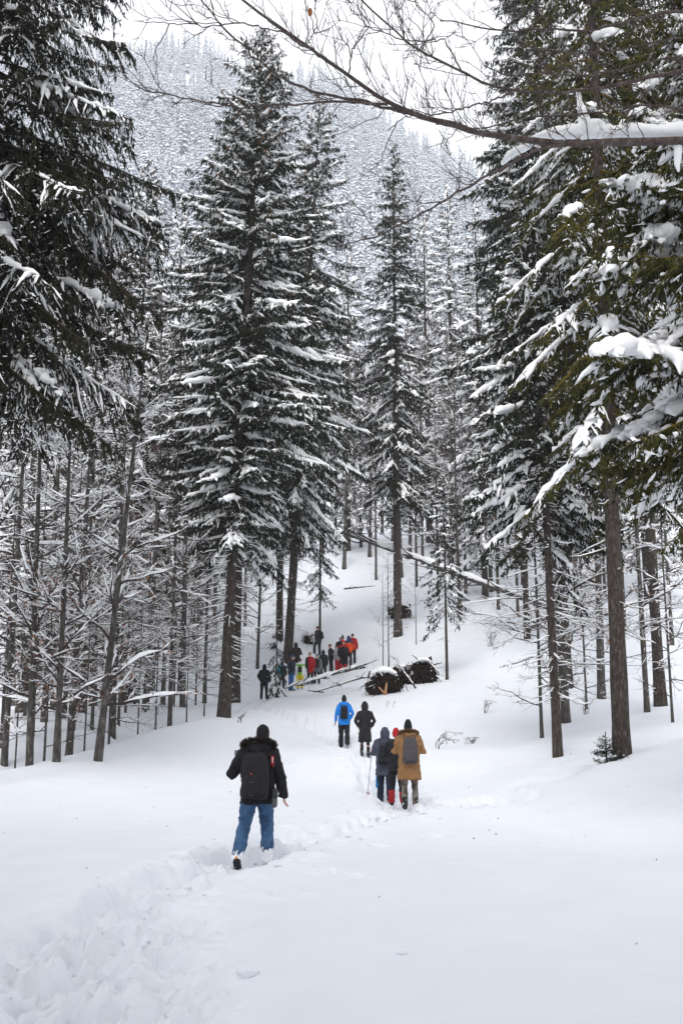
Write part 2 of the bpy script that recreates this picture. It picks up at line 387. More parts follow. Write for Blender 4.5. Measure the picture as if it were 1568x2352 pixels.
def spruce_mesh(seed, H, clear, R, nb, r0=.28, lean=(0, 0), a_top=35, a_mid=-8, a_low=-26, droop=.25, snow=.75, snow_w=1.0, let=4.2, twig=7.0, tw=1.0, hang=.8,
                needle=None, cones=0.0, dead=0.4, prof=.75, up=.16, sparse=0.0, K=7, flecks=.5, minr=.25, sectors=None, tmax=None, fing=.75, bl=.36, cover=.3, sK=10, outer=0.0, lump=.02, wmax=.17, taper=.3):
    rng = np.random.default_rng(seed)
    mt, mc, ms = MB(), MB(), MB()
    TP, TR = trunk_tube(mt, H, r0, rng, lean)
    zz = TP[:, 2]
    def axis(h): return np.stack([np.interp(h, zz, TP[:, 0]), np.interp(h, zz, TP[:, 1]), h], -1)
    # main branches
    t = ((np.arange(nb)+rng.random(nb))/nb)**.92
    h = H-.15-(H-clear)*t
    if tmax is not None:
        keep = (h < tmax); t = t[keep]; h = h[keep]
    n = len(t)
    L = np.maximum(R*(t**prof)*(1-taper*sstep(.68, 1, t))*rng.uniform(.62, 1.12, n), minr*rng.uniform(.6, 1.1, n))
    az = rng.uniform(0, 2*math.pi, n)
    if sectors is not None:
        k = rng.random(n) < sectors[2]; az = np.where(k, sectors[0]+rng.normal(0, sectors[1], n), az)
    a0 = np.radians(np.interp(t, [0, .12, .4, 1], [a_top, a_top*.45, a_mid, a_low])+rng.normal(0, 6, n))
    s = np.linspace(0, 1, K)
    wob = rng.normal(0, .05, (n, 1))
    ca, sa = np.cos(az), np.sin(az)
    rad = L[:, None]*s; lat = wob*L[:, None]*np.sin(s*3)
    dz = L[:, None]*(np.tan(a0)[:, None]*s-droop*(.4+.8*t)[:, None]*s**1.7+up*s**3.2)
    P = axis(h)[:, None]+np.stack([ca[:, None]*rad-sa[:, None]*lat, sa[:, None]*rad+ca[:, None]*lat, dz], -1)
    rb = np.clip(.006+.010*L, .006, .05)[:, None]*(1-.85*s)
    tubes(mc, P, rb, S=4, tint=.95)
    # side branchlets
    m = np.maximum(2, (L*let*2*(1-sparse)).astype(int)); b = np.repeat(np.arange(n), m); M = len(b)
    ss = rng.uniform(.12, 1, M)**.85
    p0 = sample(P, b, ss); tg = nrm(sample(P, b, ss+.08)-sample(P, b, ss-.08))
    side = np.where(rng.random(M) < .5, 1, -1.0); ang = np.radians(rng.uniform(38, 72, M))*side
    dx = tg[:, 0]*np.cos(ang)-tg[:, 1]*np.sin(ang); dy = tg[:, 0]*np.sin(ang)+tg[:, 1]*np.cos(ang)
    d = nrm(np.stack([dx, dy, tg[:, 2]*.7], -1))
    l = np.clip((.14+bl*L[b]*(1.05-ss)**.75*np.minimum(1, ss*3.2))*rng.uniform(.6, 1.15, M), .1, 1.35)
    k4 = np.linspace(0, 1, 4)
    Q = p0[:, None]+d[:, None]*(l[:, None]*k4)[..., None]
    Q[:, :, 2] -= (l*rng.uniform(.1, .55, M)*hang)[:, None]*k4**1.6
    tubes(mc, Q, np.full((M, 1), .007)*(1-.7*k4), S=3, tint=.9)
    # needle sprays hanging under branches and branchlets
    nt_ = np.maximum(2, (l*twig*2.2).astype(int)); c = np.repeat(np.arange(M), nt_); T = len(c)
    s2 = rng.uniform(0, 1, T); q0 = sample(Q, c, s2); q0[:, 2] -= .006
    dn = np.zeros((T, 3)); dn[:, 2] = -1
    dd = nrm(d[c]*rng.uniform(.1, .9, (T, 1))+dn*(hang*rng.uniform(.25, 1.25, (T, 1)))+rng.normal(0, .32, (T, 3)))
    bt = rng.random(M)
    tin = np.clip(.2+.45*bt[c]+rng.normal(0, .16, T), 0, .93)
    blades(mc, q0, dd, rng.uniform(.09, .26, T)*tw, rng.uniform(.028, .06, T)*tw, rng, tin)
    nt2 = np.maximum(3, (L*twig*2.4).astype(int)); c2 = np.repeat(np.arange(n), nt2); T2 = len(c2)
    s3 = rng.uniform(.1, 1, T2); q0 = sample(P, c2, s3); q0[:, 2] -= .01
    dd = nrm(np.stack([ca[c2]*.6, sa[c2]*.6, -hang*np.ones(T2)], -1)*rng.uniform(.3, 1, (T2, 1))+rng.normal(0, .4, (T2, 3)))
    blades(mc, q0, dd, rng.uniform(.10, .28, T2)*tw, rng.uniform(.03, .06, T2)*tw, rng, np.clip(.35+rng.normal(0, .2, T2), 0, .93))
    # dead lower twigs
    if dead > 0:
        nd_ = int(dead*60); hd = rng.uniform(1.6, clear+2.5, nd_); azd = rng.uniform(0, 6.283, nd_); Ld = rng.uniform(.4, 2.3, nd_)*(.5+.5*hd/(clear+2))
        kk = np.linspace(0, 1, 5); D = axis(hd)[:, None]+np.stack([np.cos(azd)[:, None]*Ld[:, None]*kk, np.sin(azd)[:, None]*Ld[:, None]*kk, Ld[:, None]*(-.35*kk+.1*kk**2)+rng.normal(0, .03, (nd_, 5))], -1)
        tubes(mc, D, (.012*(1-.8*kk))[None], S=4, tint=.98)
        snow_strip(ms, D, np.full(nd_, .013), np.full(nd_, .017), np.full(nd_, .008), 5, rng, .5)
        e = 4; bb = np.repeat(np.arange(nd_), e); s5 = rng.uniform(.3, 1, nd_*e); d0 = sample(D, bb, s5); ax = rng.normal(0, 1, (nd_*e, 3)); ax[:, 2] = -abs(ax[:, 2])*.4
        E = d0[:, None]+nrm(ax)[:, None]*(rng.uniform(.15, .6, (nd_*e, 1))*np.linspace(0, 1, 3))[..., None]
        tubes(mc, E, (.006*np.linspace(1, .4, 3))[None], S=3, tint=.98)
    # cones near the top
    if cones > 0:
        nc = int(cones*200); bi = rng.integers(0, max(2, int(n*.55)), nc); s6 = rng.uniform(.5, 1, nc); cp = sample(P, bi, s6)
        C = cp[:, None]+np.stack([rng.normal(0, .012, (nc, 4)), rng.normal(0, .012, (nc, 4)), np.broadcast_to(-np.array([.02, .06, .12, .17]), (nc, 4))], -1)
        tubes(mc, C, np.array([[.008, .026, .024, .006]]), S=5, tint=1.0, mi=1)
    # snow on the branches
    pb = rng.random(n) < snow
    s0 = outer+rng.uniform(.0, .05+cover, n); s1 = rng.uniform(.95-cover, 1.02, n)
    ib = np.where(pb)[0]
    if len(ib):
        kk = np.linspace(0, 1, sK); ss8 = s0[ib][:, None]+(s1-s0)[ib][:, None]*kk
        PP = np.stack([sample(P, ib, ss8[:, j]) for j in range(sK)], 1)
        W = np.minimum((.035+.038*np.sqrt(L[ib]))*snow_w*rng.uniform(.5, 1.5, len(ib)), wmax)
        snow_strip(ms, PP, W, W*rng.uniform(.5, .9, len(ib)), np.full(len(ib), .012), 12 if sK > 20 else 7, rng, .45 if sK < 20 else .25)
    cov = pb[b] & (ss > s0[b]-.03) & (ss < s1[b]+.06) & (rng.random(M) < .9)
    cov |= (rng.random(M) < flecks*.10) & (l < .5)
    jb = np.where(cov)[0]
    if len(jb):
        kk = np.linspace(0, 1, 5); e1 = rng.uniform(.5, 1.0, len(jb))
        PP = np.stack([sample(Q, jb, e1*kj) for kj in kk], 1)
        W = (.024+.03*np.sqrt(l[jb]))*snow_w*fing*rng.uniform(.4, 1.6, len(jb))
        snow_strip(ms, PP, W, W*rng.uniform(.5, .95, len(jb)), np.full(len(jb), .006), 5, rng, .5)
    if flecks > 0:
        nf = int(min(flecks*T*.16, 16000)); f = rng.integers(0, T, nf); fp = sample(Q, c[f], s2[f])+dd_safe(rng, nf)*.08; fp[:, 2] -= rng.uniform(0, .22, nf)*hang
        fd = rng.normal(0, 1, (nf, 3)); fd[:, 2] *= .5; fd = nrm(fd)*(rng.uniform(.02, .07, (nf, 1))*snow_w)
        PP = fp[:, None]+fd[:, None]*np.array([-1, -.35, .35, 1])[None, :, None]
        rr = rng.uniform(.006, .022, nf)*snow_w
        tubes(ms, PP, rr[:, None]*np.array([.1, 1, .85, .1]), rr[:, None]*np.array([.1, .8, .8, .1]), 4)
    if lump and ms.n:
        v = np.concatenate(ms.v); k = noise3(v*5.5, seed)*.6+noise3(v*13, seed+1)*.4
        v = v+np.stack([noise3(v*7+9, seed+2), noise3(v*7+21, seed+3), k], -1)*lump; ms.v = [v]; ms.tint = [np.zeros(len(v))]
    nd = needle or NEEDLE
    return (mt.mesh('trunk', BARK), mc.mesh('crown', [nd, CONE], smooth=False, use_tint=True), ms.mesh('tree_snow', TSNOW))
def dd_safe(rng, n): return rng.normal(0, 1, (n, 3))*np.array([1, 1, .3])
def put_tree(meshes, label, loc, rz=0, scale=1.0, group=None, name='spruce_tree', cat='spruce', tilt=(0, 0), parts=('trunk', 'crown', 'snow', 'leaves')):
    o = thing(name, label, cat, loc, rz, group); o.rotation_euler = (tilt[0], tilt[1], rz)
    o.scale = (scale, scale, scale) if np.isscalar(scale) else scale
    for nm, me in zip(parts, meshes):
        if me is None: continue
        link(nm, me, o, kind=None if nm == 'trunk' else 'stuff')
    return o
def h_to(px, py, base, Y): return at(px, py, Y)[2]-base[2]

# ------------------------------------------------------------------ bare broad-leaved trees
def bare_mesh(seed, H, r0, n1=26, n2=7, n3=6, low=.18, L1=.34, elev=(15, 55), lean=(0, 0), snow=1.0, leaves=0, bow=.0, n4=0, bark=None, twig=None, fine=1.0, r1=.45, snow_w=1.0):
    rng = np.random.default_rng(seed); mt, mc, ms, ml = MB(), MB(), MB(), MB()
    P, R = trunk_tube(mt, H, r0, rng, lean, K=22, S=10, flare=.3, top=.01, bow=bow)
    P = P[None]; R = R[None]; base = P; lvlP, lvlR = P, R
    spec = [(n1, L1*H, 6, (38, 68)), (n2, .50, 6, (28, 62)), (n3, .48, 5, (25, 60))]
    if n4: spec.append((n4, .5, 4, (25, 60)))
    plen = np.array([H])
    for li, (cnt, lr, K, an) in enumerate(spec):
        N = len(lvlP); b = np.repeat(np.arange(N), cnt); M = len(b)
        s = rng.uniform(low if li == 0 else .15, .99, M)
        p0 = sample(lvlP, b, s); tg = nrm(sample(lvlP, b, s+.06)-sample(lvlP, b, s-.06)); r_ = sampleR(lvlR, b, s)
        if li == 0:
            az = rng.uniform(0, 6.283, M); el = np.radians(rng.uniform(*elev, M)); d = np.stack([np.cos(az)*np.cos(el), np.sin(az)*np.cos(el), np.sin(el)], -1)
            l = lr*(1.08-s)**.6*rng.uniform(.45, 1.1, M)*np.minimum(1, .4+1.7*s)
        else:
            rv = rng.normal(0, 1, (M, 3)); rv[:, 2] *= .55; ax = nrm(rv-tg*(rv*tg).sum(-1, keepdims=True)); an_ = np.radians(rng.uniform(*an, M))[:, None]
            d = nrm(tg*np.cos(an_)+ax*np.sin(an_)); l = plen[b]*lr*(1.1-s*.75)*rng.uniform(.45, 1.05, M)
        k = np.linspace(0, 1, K)
        cv = rng.normal(0, .13, (M, 3)); cv[:, 2] += .10 if li else .05
        Q = p0[:, None]+d[:, None]*(l[:, None]*k)[..., None]+cv[:, None]*(l[:, None]*k**2)[..., None]
        Q[:, 1:-1] += rng.normal(0, .018, (M, K-2, 3))*l[:, None, None]
        rr = np.minimum(r_*r1 if li == 0 else r_*.55, .004+l*.016)[:, None]*(1-.78*k); rr = np.maximum(rr, .0035*fine)
        tubes(mc, Q, rr, S=5 if li == 0 else 3)
        keep = rng.random(M) < snow*(.95, .85, .6, .3)[li]
        hz = np.abs(nrm(Q[:, -1]-Q[:, 0])[:, 2]) < .86; kp = np.where(keep & hz)[0]
        if len(kp):
            W = (rr[kp, 0]*1.05+(.012, .010, .008, .006)[li])*rng.uniform(.6, 1.3, len(kp))*snow_w
            e0 = rng.uniform(0, .25, len(kp)); e1 = rng.uniform(.6, 1, len(kp)); KK = 6 if li < 2 else 4
            PP = np.stack([sample(Q, kp, e0+(e1-e0)*kj) for kj in np.linspace(0, 1, KK)], 1)
            snow_strip(ms, PP, W, W*1.15, rr[kp, 0]*.6, 5 if li < 2 else 4, rng, .3)
        if leaves and li == len(spec)-1:
            nl = int(leaves); f = rng.integers(0, M, nl); lowb = Q[f, -1, 2] < H*.45; f = f[lowb]
            q = sample(Q, f, rng.uniform(.3, 1, len(f))); blades(ml, q, rng.normal(0, 1, (len(f), 3))+np.array([0, 0, -.8]), rng.uniform(.05, .10, len(f)), rng.uniform(.035, .06, len(f)), rng)
        lvlP, lvlR, plen = Q, rr, l
    return (mt.mesh('trunk', bark or BARK_B), mc.mesh('crown', twig or TWIG), ms.mesh('tree_snow', TSNOW) if ms.n else None, ml.mesh('leaves', LEAF) if ml.n else None)

# ---- the hero spruces
B = on_ground(515, 37)
H1 = h_to(605, 82, B, 37.6)
M_C1 = spruce_mesh(11, H1, 7.4, 4.9, 440, .29, a_top=25, a_mid=-8, a_low=-20, droop=.16, snow=.85, snow_w=1.05, fing=.8, bl=.22, cover=.22, taper=.5, let=4.4, twig=8.5, tw=1.15, flecks=.12, hang=1.5, cones=1.2, dead=2.6, prof=.62)
tx = at(605, 82, 37.6)[0]-B[0]
put_tree(M_C1, 'tall dark spruce with the highest spire, broad snow-laden branches, bare trunk beside the knoll', B, tilt=(0, math.atan2(tx, H1)))

B = on_ground(660, 57); H = h_to(735, 222, B, 57)
M_C2 = spruce_mesh(12, H, 8, 5.4, 340, .33, a_mid=-14, a_low=-30, droop=.28, snow=.8, snow_w=1.3, taper=.45, bl=.24, cover=.25, let=3.6, twig=7.0, tw=1.4, flecks=.15, hang=1.5, cones=1.0, dead=1.8, prof=.6)
put_tree(M_C2, 'tall spruce right of the highest spire, rising behind the hikers in the middle distance', B, tilt=(0, math.atan2(at(735, 222, 57)[0]-B[0], H)))
B = on_ground(540, 47); H = h_to(500, 172, B, 47)
put_tree(M_C2, 'spruce whose narrow cone-hung top rises just left of the highest spire', B, rz=2.1, scale=H/h_to(735, 222, on_ground(660, 57), 57)*1.0)
B = on_ground(640, 60)
put_tree(M_C2, 'spruce with thick trunk at the left end of the waiting hikers', B, rz=4.0, scale=(.86, .86, .8))

B = on_ground(915, 63); H = h_to(926, 325, B, 63)
M_S4 = spruce_mesh(13, H, 9, 3.7, 300, .34, a_mid=-16, a_low=-34, droop=.18, snow=.58, snow_w=1.2, bl=.26, let=3.4, twig=7.4, tw=1.45, flecks=.15, hang=1.4, dead=1.2, prof=.62, sparse=.15, up=.1)
put_tree(M_S4, 'slender lone spruce with long straight trunk standing behind the upturned roots', B)

# left: dark weeping spruce that fills the upper left
pL = at(10, 100, 21); BL = np.array((pL[0]-.2, 21.0, ground(pL[0]-.2, 21)))
M_L = spruce_mesh(21, 24.5, 9.6, 5.0, 240, .32, a_top=15, a_mid=-16, a_low=-26, droop=.30, snow=.5, snow_w=1.1, fing=.55, let=5.2, twig=19, tw=.8, hang=2.3, sK=16, outer=.2, wmax=.14, lump=.03, needle=NEEDLE_L, dead=.3, prof=.42, up=.14, flecks=.3, minr=1.2)
put_tree(M_L, 'huge dark weeping spruce filling the upper left corner, patchy snow on drooping boughs', BL)

# right: several big spruces
B = on_ground(1275, 28)
M_RA = spruce_mesh(31, 19.5, 6.6, 3.4, 150, .17, lean=(-.01, 0), a_top=25, a_mid=-14, a_low=-30, droop=.3, snow=.62, snow_w=1.25, bl=.3, let=4.6, twig=13, tw=.95, hang=1.3, dead=2.0, prof=.5, up=.22, flecks=.26, outer=.12)
put_tree(M_RA, 'spruce with slim dark trunk right of the brown-coated hiker, nearest trunk but one', B)
B = on_ground(1300, 45)
M_RC = spruce_mesh(32, 42, 14, 5.0, 330, .36, a_top=25, a_mid=-20, a_low=-34, droop=.3, snow=.72, snow_w=1.35, bl=.28, let=3.6, twig=8, tw=1.4, hang=1.4, dead=.5, prof=.55, up=.2, flecks=.26, outer=.12)
put_tree(M_RC, 'giant spruce behind the slim trunk, its crown running out of the top of the picture', B, rz=.7)
B = on_ground(1420, 25)
M_RB = spruce_mesh(33, 33, 7.6, 3.4, 230, .28, lean=(.012, 0), a_top=25, a_mid=-18, a_low=-32, droop=.32, snow=.5, snow_w=1.3, fing=.7, let=4.6, twig=14, tw=.9, hang=1.4, needle=NEEDLE_R, dead=.25, prof=.35, flecks=.26, outer=.12, tmax=26)
put_tree(M_RB, 'spruce with the thickest grey-brown trunk at right, little sapling at its foot', B)
B = on_ground(1515, 38)
put_tree(M_RC, 'big spruce with brown trunk standing in a snow mound near the right edge', B, rz=2.6, scale=(.8, .8, .88))
# near spruce outside the frame: only its boughs reach in from the right
pR = at(1760, 900, 15.5); BR = np.array((pR[0], 15.5, ground(pR[0], 15.5)))
M_RN = spruce_mesh(34, 15.5, 6.6, 4.0, 120, .2, a_top=10, a_mid=-8, a_low=-22, droop=.3, snow=.6, snow_w=2.0, fing=.95, let=5.6, twig=24, tw=.66, hang=1.1, sK=28, outer=.3, wmax=.22, lump=.028, needle=NEEDLE_R, dead=0, prof=.42, up=.22, flecks=.08, minr=1.0, sectors=(math.pi, 1.0, .75))
put_tree(M_RN, 'near spruce reaching in from the right edge, olive boughs under thick snow pads', BR)

# left and middle background spruces
GB = 'snow-covered spruces between the clearing and the mountainside'
HC2 = h_to(735, 222, on_ground(660, 57), 57)
def back_spruce(px, tip, Y, me, Hm, label, rz, wide=1.0, group=None):
    B = on_ground(px, Y); s = h_to(px, tip, B, Y)/Hm
    return put_tree(me, label, B, rz=rz, scale=(s*wide, s*wide, s), group=group)
HS4 = h_to(926, 325, on_ground(915, 63), 63)
M_W = spruce_mesh(41, 30, 3.5, 4.2, 190, .3, a_mid=-16, a_low=-28, droop=.26, snow=.95, snow_w=2.4, let=2.6, twig=3.6, tw=1.7, hang=.9, cones=.8, dead=.2, prof=.7, flecks=.9)
back_spruce(292, 360, 46, M_C2, HC2, 'spruce with snowy right-hand edge peeping out behind the dark weeping spruce', 1.0, .8)
back_spruce(318, 425, 84, M_W, 30, 'small-looking dark spruce top left of centre against the pale hillside', .3, .8)
back_spruce(383, 438, 72, M_W, 30, 'snowy spruce close left of the broad-branched tall spruce', 2.2)
back_spruce(440, 520, 78, M_W, 30, 'snow-plastered spruce half hidden behind the left branches of the tall spruce', 4.4)
back_spruce(1052, 425, 92, M_W, 30, 'white-plastered spruce right of the slender lone spruce, taller of two', .9)
back_spruce(990, 470, 100, M_W, 30, 'white-plastered spruce just right of the slender lone spruce, lower of two', 3.3)
back_spruce(1120, 470, 74, M_W, 30, 'snow-streaked spruce at the left flank of the giant right-hand spruce', 5.1, 1.0)
back_spruce(1215, 330, 58, M_C2, HC2, 'dark snow-streaked spruce leaning into the giant right-hand spruce from behind', 2.9, .8)
back_spruce(800, 560, 96, M_W, 30, 'snowy spruce in the gap right of the tall central spruces', 1.9)
for i, (px, tip, Y) in enumerate([(40, 380, 70), (120, 480, 62), (200, 470, 88), (250, 560, 66), (470, 620, 92), (560, 560, 98), (680, 540, 100), (-40, 420, 85),
                                  (1320, 480, 88), (1420, 460, 80), (1500, 420, 72), (1590, 450, 90)]):
    back_spruce(px, tip, Y, M_W if i % 3 else M_S4, 30 if i % 3 else HS4, 'snowy spruce standing deep in the wood among other crowns', i*1.3, 1.05, GB)
# thin young spruce in the middle
B = on_ground(1027, 49); H = h_to(1010, 1085, B, 49)
M_Y = spruce_mesh(51, H, 3.3, 1.55, 60, .085, a_top=30, a_mid=-12, a_low=-35, droop=.3, snow=.5, snow_w=.9, let=4.2, twig=9, tw=1.0, hang=.9, dead=.15, prof=.5, flecks=.6)
put_tree(M_Y, 'thin young spruce with ragged low crown right of the upturned roots', B)
B = on_ground(734, 63.5)
M_Y2 = spruce_mesh(52, 13, 3.0, 1.5, 70, .09, a_mid=-15, a_low=-30, droop=.3, snow=.6, snow_w=1.0, let=3.6, twig=7, tw=1.2, hang=.9, dead=.3, prof=.4, flecks=.6)
put_tree(M_Y2, 'thin young spruce directly behind the hiker who stands highest', B)
# low spruce boughs hanging in front of the left end of the group: a small weeping spruce
B = on_ground(634, 49.5)
M_Y3 = spruce_mesh(53, 3.4, .4, .62, 34, .05, a_top=10, a_mid=-30, a_low=-50, droop=.5, snow=.25, snow_w=.8, let=5, twig=12, tw=1.0, hang=1.6, dead=0, prof=.4, flecks=.4)
put_tree(M_Y3, 'small drooping spruce half hiding the black-clad hiker at the group\'s left end', B)

# ---- bare trees
M_B1 = bare_mesh(61, 13, .13, 44, 8, 6, low=.15, L1=.25, elev=(12, 50), snow=1.0, leaves=900, lean=(.02, 0), snow_w=.85, n4=2)
M_B2 = bare_mesh(62, 17, .17, 42, 8, 6, low=.07, L1=.20, elev=(5, 52), snow=.9, leaves=700, lean=(-.02, .01), snow_w=.8)
M_B3 = bare_mesh(63, 21, .20, 36, 8, 8, low=.10, L1=.27, elev=(0, 55), snow=.36, bow=.01, snow_w=1.2, fine=3.0, n4=5, twig=TWIG_B)
M_B4 = bare_mesh(64, 19, .15, 44, 7, 6, low=.05, L1=.2, elev=(-18, 30), snow=.8, leaves=500, snow_w=1.2, fine=1.3)
def bare(px, Y, me, label, rz, s=1.0, group=None, tilt=(0, 0)):
    return put_tree(me, label, on_ground(px, Y), rz, s, group, 'beech_tree', 'beech', tilt)
bare(232, 26.5, M_B1, 'leaning young beech with long snow-lined branches in the left wood', .2, .95, tilt=(0, .05))
bare(138, 25.8, M_B1, 'pale mottled beech trunk at the knoll edge, left wood', 2.4, .85)
bare(78, 26.0, M_B2, 'beech with dark trunk and broken snowy stubs near the left edge', 1.0, .72)
bare(165, 29.5, M_B2, 'beech just behind the pale mottled trunk in the left wood', 3.3, .8)
bare(20, 28.0, M_B4, 'dark beech trunk at the extreme left edge above the knoll', 5.2, .75)
bare(392, 36.5, M_B4, 'slim beech on the snow crest left of the tall spruce trunk', .6, .72)
bare(420, 42, M_B2, 'dark tilted tree between the slim crest beech and the tall spruce trunk', 4.1, .9, tilt=(0, .05))
GL = 'bare beeches in the left wood behind the knoll'
for i, (px, Y, s) in enumerate([(-30, 34, 1.0), (50, 37, 1.1), (105, 33, .9), (130, 42, 1.0), (190, 36, .95), (215, 44, 1.1), (262, 33, .85), (285, 40, 1.0), (310, 48, 1.1), (335, 38, .8), (350, 54, 1.0),
                                (30, 50, 1.1), (90, 55, 1.1), (160, 58, 1.2), (240, 60, 1.1), (440, 58, .9), (470, 50, .75), (490, 66, 1.0), (400, 66, 1.1), (560, 72, 1.0), (590, 56, .7), (455, 74, 1.0), (520, 84, 1.1), (345, 70, 1.1), (270, 72, 1.1), (195, 50, 1.0), (60, 44, 1.0), (150, 34, .75), (375, 46, .8)]):
    bare(px, Y, (M_B2, M_B3, M_B4, M_B1)[i % 4], 'bare snow-flecked beech inside the left wood behind the snow knoll', i*2.1, s, GL)
GM = 'bare beeches on the slope behind the upturned roots'
for i, (px, Y, s) in enumerate([(790, 88, 1.1), (830, 98, 1.0), (865, 84, .9), (880, 112, 1.2), (945, 92, 1.1), (960, 80, .9), (1000, 98, 1.2), (1040, 86, 1.1), (1075, 76, 1.0), (1090, 100, 1.2), (1120, 84, 1.1),
                                (1150, 70, .95), (1180, 92, 1.1), (1210, 78, 1.0), (1030, 112, 1.2), (905, 100, 1.1), (740, 96, 1.1), (1260, 84, 1.1), (1330, 66, 1.0), (1440, 62, 1.0), (1550, 58, .95), (1360, 90, 1.1), (1480, 84, 1.1), (815, 120, 1.2), (985, 122, 1.2), (1110, 120, 1.2), (1010, 74, .9), (1060, 68, .85), (1135, 76, 1.0), (1195, 68, .9), (850, 92, 1.05), (925, 84, .95), (975, 88, 1.1), (1055, 104, 1.15), (1095, 90, 1.1), (1225, 96, 1.2), (770, 104, 1.1), (1290, 74, 1.0), (1400, 74, 1.0), (1520, 70, 1.0), (1165, 104, 1.2)]):
    bare(px, Y, (M_B3, M_B3, M_B4)[i % 3], 'bare brown beech with snowy twigs on the slope behind the roots', i*1.7, s, GM)
bare(1297, 36, M_B2, 'mottled grey beech trunk right behind the slim dark spruce trunk', .4, 1.15)
bare(1380, 43, M_B2, 'tall pale-flecked beech left of the thickest right-hand trunk', 2.9, 1.25)
bare(1483, 36.5, M_B4, 'thin grey beech stem between the two big right-hand trunks', 1.1, .85)
M_B5 = bare_mesh(65, 9, .07, 34, 8, 7, low=.06, L1=.5, elev=(-25, 25), snow=.6, leaves=150, snow_w=.8, fine=.9)
bare(1240, 33, M_B5, 'thin spreading beech with drooping bare twigs left of the slim dark trunk', 2.6, 1.0)
bare(1345, 40, M_B5, 'small twiggy beech between the right-hand trunks', .9, .8)
bare(1540, 33, M_B5, 'small twiggy beech by the right edge', 4.4, .8)
M_SP = bare_mesh(66, 7, .04, 14, 6, 5, low=.1, L1=.38, elev=(10, 50), snow=.15, leaves=140, snow_w=.5, fine=.8)
bare(893, 57, M_SP, 'twiggy beech sapling just left of the slender spruce trunk', .2, .95)
bare(880, 55, M_SP, 'thin beech sapling by the hikers in orange and red', 2.2, .8)
bare(957, 60, M_SP, 'single thin sapling right of the slender spruce trunk', 4.0, .7)

# unseen spruces added behind the camera to shade the foreground snow
for i, (x, y, s_) in enumerate([(-9, -8, .9), (-3, -9, 1.0), (3.5, -8, .95), (9.5, -9, 1.0), (-15, -5, .9)]):
    put_tree(M_C1, 'unseen spruce added around the camera to shade the foreground', (x, y, 0), i*1.4, s_, 'unseen spruces added around the camera to shade the foreground')

for i, (px, Y, s_) in enumerate([(45, 27.5, .55), (110, 28.5, .62), (200, 29, .6), (255, 30.5, .62), (320, 33, .6), (360, 36, .55), (175, 32, .7), (290, 36, .7), (430, 39, .55), (470, 41, .5)]):
    bare(px, Y, M_B5 if i % 2 else M_SP, 'low twiggy beech regrowth along the top edge of the snow knoll', i*1.1, s_*(1 if i % 2 else 1.2), 'low beech regrowth along the knoll edge')
for i, (x, y, s_) in enumerate([(8.6, 1.0, .8), (-8.8, 1.5, .8), (-6.5, -4, .85), (7.5, -4.5, .9)]):  # more out-of-frame spruces, beside and behind, added to darken the foreground
    put_tree(M_C1, 'unseen spruce added around the camera to shade the foreground', (x, y, 0), i*1.4+.5, s_, 'unseen spruces added around the camera to shade the foreground')

GY = 'young spruces in the shade of the left wood'
for i, (px, Y, s_) in enumerate([(15, 33, .5), (70, 39, .62), (125, 46, .7), (185, 41, .5), (235, 50, .75), (300, 44, .55), (340, 57, .8), (410, 54, .6), (20, 56, .9), (150, 64, 1.0), (270, 66, 1.0), (450, 68, .9), (95, 72, 1.1), (380, 78, 1.1)]):
    put_tree(M_Y2, 'young dark spruce half hidden among the beeches of the left wood', on_ground(px, Y), i*1.9, (s_*1.5, s_*1.5, s_), GY)
for i, (px, Y, s_) in enumerate([(10, 29, .8), (80, 30.5, .9), (140, 31.5, .85), (215, 32.5, .9), (275, 34, .8), (335, 37, .75), (60, 35, 1.0), (180, 38, 1.0), (250, 42, 1.0), (400, 43, .75), (450, 46, .7), (120, 40, 1.0), (310, 41, .9)]):
    bare(px, Y, M_B4 if i % 3 == 0 else M_B5, 'bare snow-flecked beech inside the left wood behind the snow knoll', i*2.3, s_*(.55 if i % 3 == 0 else 1), GL)

